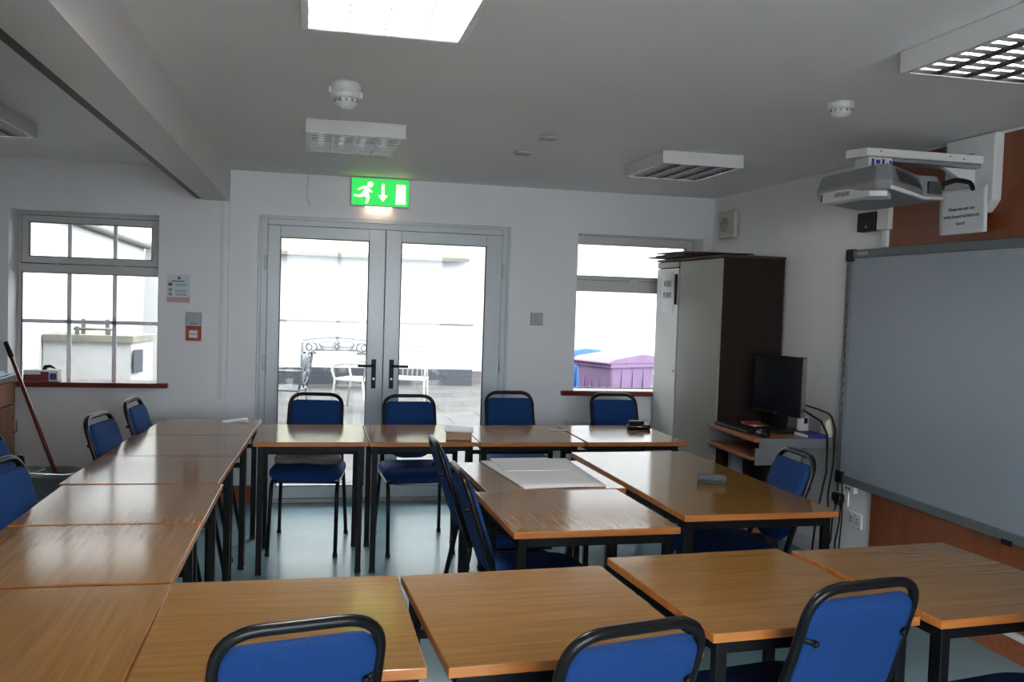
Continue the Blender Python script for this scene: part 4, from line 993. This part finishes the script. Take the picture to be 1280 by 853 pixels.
t = thing('outside_sky_block', 'tall plain white block added behind the mossy roof to hide bright sky', 'building', (0, 0, 0))  # added to keep bright sky out of the table reflections
bm = nb(); prism(bm, [(-9.0, 19.6), (10.8, 19.6), (10.8, 23.0), (-9.0, 23.0)], 'z', GZ, 7.5); obj('wall', bm, M_extwhite, t)
bm = nb(); prism(bm, [(19.4, 7.5), (19.4, 7.58), (23.2, 9.2), (23.2, 9.12)], 'x', -9.2, 10.9); obj('roof', bm, M_slate, t)
t = thing('outside_shed', 'low white flat-roofed outbuilding outside the small-paned window', 'outbuilding', (0, 0, 0))
bm = nb(); prism(bm, [(-1.625, 9.0), (-1.50, 9.40), (-2.385, 9.40), (-2.375, 9.0)], 'z', GZ, 0.985); obj('wall', bm, M_extwhite, t)
bm = nb(); prism(bm, [(-1.60, 8.96), (-1.47, 9.44), (-2.390, 9.44), (-2.372, 8.96)], 'z', 0.986, 1.045); obj('roof_edge', bm, M_felt, t)
bm = nb(); prism(bm, [(-1.596, 8.985), (-1.544, 9.15), (-1.552, 9.153), (-1.604, 8.988)], 'z', 0.70, 0.915); obj('vent_shutter', bm, M_plinth, t)
t = thing('outside_pipe', 'dark pipe rail with upright stubs along the outbuilding roof', 'pipe', (0, 0, 1.0455))
bm = nb(); tube(bm, [(-2.13, 9.05, 0.052), (-1.80, 9.05, 0.052)], 0.012, 8); tube(bm, [(-2.12, 9.20, 0.10), (-1.86, 9.20, 0.10)], 0.010, 8); obj('rail', bm, M_gutter, t)
for x, y, h in ((-2.10, 9.05, 0.075), (-1.83, 9.05, 0.06), (-2.08, 9.20, 0.14), (-1.87, 9.20, 0.14)):
    bm = nb(); box(bm, x-0.018, x+0.018, y-0.015, y+0.015, 0, h); obj('stub', bm, M_gutter, t, bevel=0.003)

# garden bench with ornate back
t = thing('garden_bench', 'ornate pale metal garden bench with an arched back against the far wall', 'bench', (0.43, 15.75, GZ))
def arc(cx, cz, rx, rz, a0, a1, n=16): return [(cx+rx*math.cos(a0+(a1-a0)*k/n), 0.0, cz+rz*math.sin(a0+(a1-a0)*k/n)) for k in range(n+1)]
bm = nb()
W_ = 0.57
tube(bm, [(-W_+2*W_*k/16, 0.0, 0.80+0.055*math.sin(PI*k/16)) for k in range(17)], 0.021, 8)
tube(bm, [(-W_, 0, 0.0), (-W_, 0, 0.80)], 0.021, 8); tube(bm, [(W_, 0, 0.0), (W_, 0, 0.80)], 0.021, 8)
tube(bm, [(-W_, 0, 0.585), (-0.34, 0, 0.585), (-0.34, 0, 0.64), (0.34, 0, 0.64), (0.34, 0, 0.585), (W_, 0, 0.585)], 0.017, 8)
obj('back_frame', bm, M_irong, t)
bm = nb()
for s in (-1, 1):
    tube(bm, arc(s*0.42, 0.69, 0.09, 0.075, 0, 2*PI, 20), 0.015, 6)
    tube(bm, arc(s*0.455, 0.68, 0.045, 0.05, 0, 2*PI, 14), 0.013, 6)
    tube(bm, arc(s*0.15, 0.735, 0.14, 0.05, 0, 2*PI, 20), 0.015, 6)
    tube(bm, arc(s*0.15, 0.70, 0.12, 0.06, PI, 2*PI, 14), 0.013, 6)
tube(bm, [(0, 0, 0.645), (-0.05, 0, 0.735), (0, 0, 0.825), (0.05, 0, 0.735), (0, 0, 0.645)], 0.014, 6)
obj('scroll_pattern', bm, M_irong, t)
bm = nb()
for k in range(7): box(bm, -W_, W_, -0.42+k*0.06, -0.385+k*0.06, 0.405, 0.425)
obj('seat_slats', bm, M_ironw, t)
for s in (-1, 1):
    bm = nb(); tube(bm, fillet([(s*W_, 0, 0.60), (s*W_, -0.40, 0.60), (s*W_, -0.42, 0.0)], 0.08, 5), 0.021, 8); obj('arm_leg', bm, M_irong, t)
# garden chairs
def garden_chair(name, label, loc, rz, m, ornate):
    t = thing(name, label, 'garden chair', loc, rz, 'metal patio chairs')
    bm = nb(); tube(bm, fillet([(-0.22, -0.22, 0.42), (-0.20, -0.29, 0.88), (0.20, -0.29, 0.88), (0.22, -0.22, 0.42)], 0.14, 7), 0.014, 8); obj('back_frame', bm, m, t)
    bm = nb()
    if ornate:
        for cz, rx, rz_ in ((0.74, 0.12, 0.09), (0.57, 0.14, 0.08)): tube(bm, [(x, -0.22-(z-0.42)*0.152, z) for x, y, z in arc(0, cz, rx, rz_, 0, 2*PI, 18)], 0.012, 6)
        for s in (-1, 1): tube(bm, [(x, -0.22-(z-0.42)*0.152, z) for x, y, z in arc(s*0.11, 0.66, 0.06, 0.16, 0, 2*PI, 18)], 0.010, 6)
        tube(bm, [(0, -0.225, 0.44), (0, -0.29, 0.87)], 0.009, 6)
    else:
        for k in range(5): x = -0.14+0.07*k; tube(bm, [(x, -0.222, 0.44), (x*0.95, -0.289, 0.87)], 0.010, 6)
    obj('back_pattern', bm, m, t)
    bm = nb(); tube(bm, fillet([(-0.23, -0.22, 0.43), (-0.23, 0.22, 0.43), (0.23, 0.22, 0.43), (0.23, -0.22, 0.43), (-0.23, -0.22, 0.43)], 0.06, 5), 0.016, 8)
    for k in range(9): y = -0.19+k*0.046; box(bm, -0.22, 0.22, y-0.014, y+0.014, 0.425, 0.436)
    obj('seat', bm, m, t)
    for s in (-1, 1):
        bm = nb(); tube(bm, fillet([(s*0.205, -0.255, 0.66), (s*0.26, 0.05, 0.66), (s*0.26, 0.26, 0.62), (s*0.235, 0.20, 0.42), (s*0.24, 0.26, 0.0)], 0.10, 6), 0.016, 8); obj('arm_leg', bm, m, t)
        bm = nb(); tube(bm, fillet([(s*0.22, -0.21, 0.42), (s*0.22, -0.24, 0.2), (s*0.23, -0.32, 0.0)], 0.2, 6), 0.016, 8); obj('rear_leg', bm, m, t)
    return t
garden_chair('garden_chair', 'ornate grey metal patio chair at the door edge, turned to the middle', (-0.300, 11.40, GZ), math.radians(78), M_irong, True)
garden_chair('garden_chair', 'white metal patio chair behind the opening door stile with curved legs', (0.62, 12.75, GZ), math.radians(60), M_ironw, False)
garden_chair('garden_chair', 'white metal patio chair seen beyond the door handle, set towards the bins', (1.38, 12.95, GZ), math.radians(165), M_ironw, False)

# wheelie bins
def wheelie_bin(label, loc, rz, m):
    t = thing('wheelie_bin', label, 'wheelie bin', loc, rz, 'wheelie bins outside')
    bm = nb()
    lo = [(-0.22, -0.20), (0.22, -0.20), (0.22, 0.24), (-0.22, 0.24)]; hi = [(-0.285, -0.34), (0.285, -0.34), (0.285, 0.33), (-0.285, 0.33)]
    A = [bm.verts.new((x, y, 0.06)) for x, y in lo]; B = [bm.verts.new((x, y, 0.94)) for x, y in hi]
    bm.faces.new(list(reversed(A))); bm.faces.new(B)
    for k in range(4): bm.faces.new((A[k], A[(k+1) % 4], B[(k+1) % 4], B[k]))
    obj('body', bm, m, t, bevel=0.03)
    bm = nb(); box(bm, -0.305, 0.305, -0.36, 0.35, 0.90, 0.95); obj('rim', bm, m, t, bevel=0.012)
    bm = nb(); prism(bm, [(-0.40, 0.945), (-0.40, 0.965), (-0.30, 1.000), (0.10, 1.050), (0.34, 1.03), (0.37, 0.965), (0.37, 0.945)], 'x', -0.31, 0.31); obj('lid', bm, m, t, bevel=0.015)
    bm = nb()
    for s in (-1, 1):
        tube(bm, [(s*0.20, 0.34, 0.96), (s*0.20, 0.43, 0.98)], 0.016, 8)
        prism(bm, [(-0.30+0.0, 0.50), (0.0, 0.50), (0.0, 0.86), (-0.30, 0.86)], 'x', s*0.262-0.006, s*0.262+0.006) if False else None
    tube(bm, [(-0.25, 0.43, 0.98), (0.25, 0.43, 0.98)], 0.016, 8); obj('handle', bm, m, t)
    bm = nb()
    for x in (-0.18, -0.06, 0.06, 0.18): box(bm, x-0.012, x+0.012, -0.315, -0.275, 0.35, 0.89)
    for y in (-0.16, 0.0, 0.16):
        for s in (-1, 1): box(bm, min(s*0.262, s*0.284), max(s*0.262, s*0.284), y-0.012, y+0.012, 0.55, 0.89)
    obj('rib_pattern', bm, m, t)
    for s in (-1, 1):
        bm = nb(); lathe(bm, [(0.10, -0.025), (0.10, 0.025)], 20, Matrix.Translation((s*0.23, 0.27, 0.10)) @ Matrix.Rotation(PI/2, 4, 'Y')); obj('wheel', bm, M_plastic, t, bevel=0.006)
    return t
wheelie_bin('purple wheelie bin outside the window beside the cupboard', (3.30, 9.60, GZ), math.radians(-66), M_purple)
wheelie_bin('blue wheelie bin half hidden behind the purple bin outside the window', (2.98, 10.60, GZ), math.radians(-70), M_binblue)

# ------------------------------------------------------------------ world, camera, view
w = bpy.data.worlds.new('World'); scene.world = w; w.use_nodes = True
nt = w.node_tree; bg = nt.nodes['Background']
tc = nt.nodes.new('ShaderNodeTexCoord'); sp = nt.nodes.new('ShaderNodeSeparateXYZ'); rp = nt.nodes.new('ShaderNodeValToRGB')
rp.color_ramp.elements[0].position = 0.0; rp.color_ramp.elements[0].color = (0.80, 0.85, 0.92, 1)
rp.color_ramp.elements[1].position = 1.0; rp.color_ramp.elements[1].color = (0.97, 0.985, 1.0, 1)
nt.links.new(tc.outputs['Generated'], sp.inputs[0]); nt.links.new(sp.outputs['Z'], rp.inputs['Fac']); nt.links.new(rp.outputs['Color'], bg.inputs['Color'])
bg.inputs['Strength'].default_value = 7.5

F = 1142.43
yaw, pit, rol = 0.21664, 0.04572, -0.03287
f = Vector((math.sin(yaw)*math.cos(pit), math.cos(yaw)*math.cos(pit), -math.sin(pit)))
r0 = Vector((math.cos(yaw), -math.sin(yaw), 0)); d0 = f.cross(r0)
r = math.cos(rol)*r0+math.sin(rol)*d0; d = -math.sin(rol)*r0+math.cos(rol)*d0
cam = bpy.data.cameras.new('Camera'); co = bpy.data.objects.new('Camera', cam); COL.objects.link(co)
cam.sensor_fit = 'HORIZONTAL'; cam.sensor_width = 36.0; cam.lens = F/1280*36.0; cam.clip_start = 0.05; cam.clip_end = 200
R = Matrix(((r.x, -d.x, -f.x), (r.y, -d.y, -f.y), (r.z, -d.z, -f.z)))
co.matrix_world = Matrix.Translation((0, 0, CAMZ)) @ R.to_4x4()
scene.camera = co

vs_ = scene.view_settings
vs_.view_transform = 'Standard'; vs_.look = 'None'; vs_.gamma = 1.0; vs_.use_curve_mapping = False; vs_.exposure = 1.08
cy = scene.cycles
cy.use_denoising = True; cy.denoising_prefilter = 'ACCURATE'
cy.max_bounces = 10; cy.diffuse_bounces = 5; cy.glossy_bounces = 4; cy.transparent_max_bounces = 12
cy.sample_clamp_indirect = 6.0
cy.caustics_reflective = False; cy.caustics_refractive = False
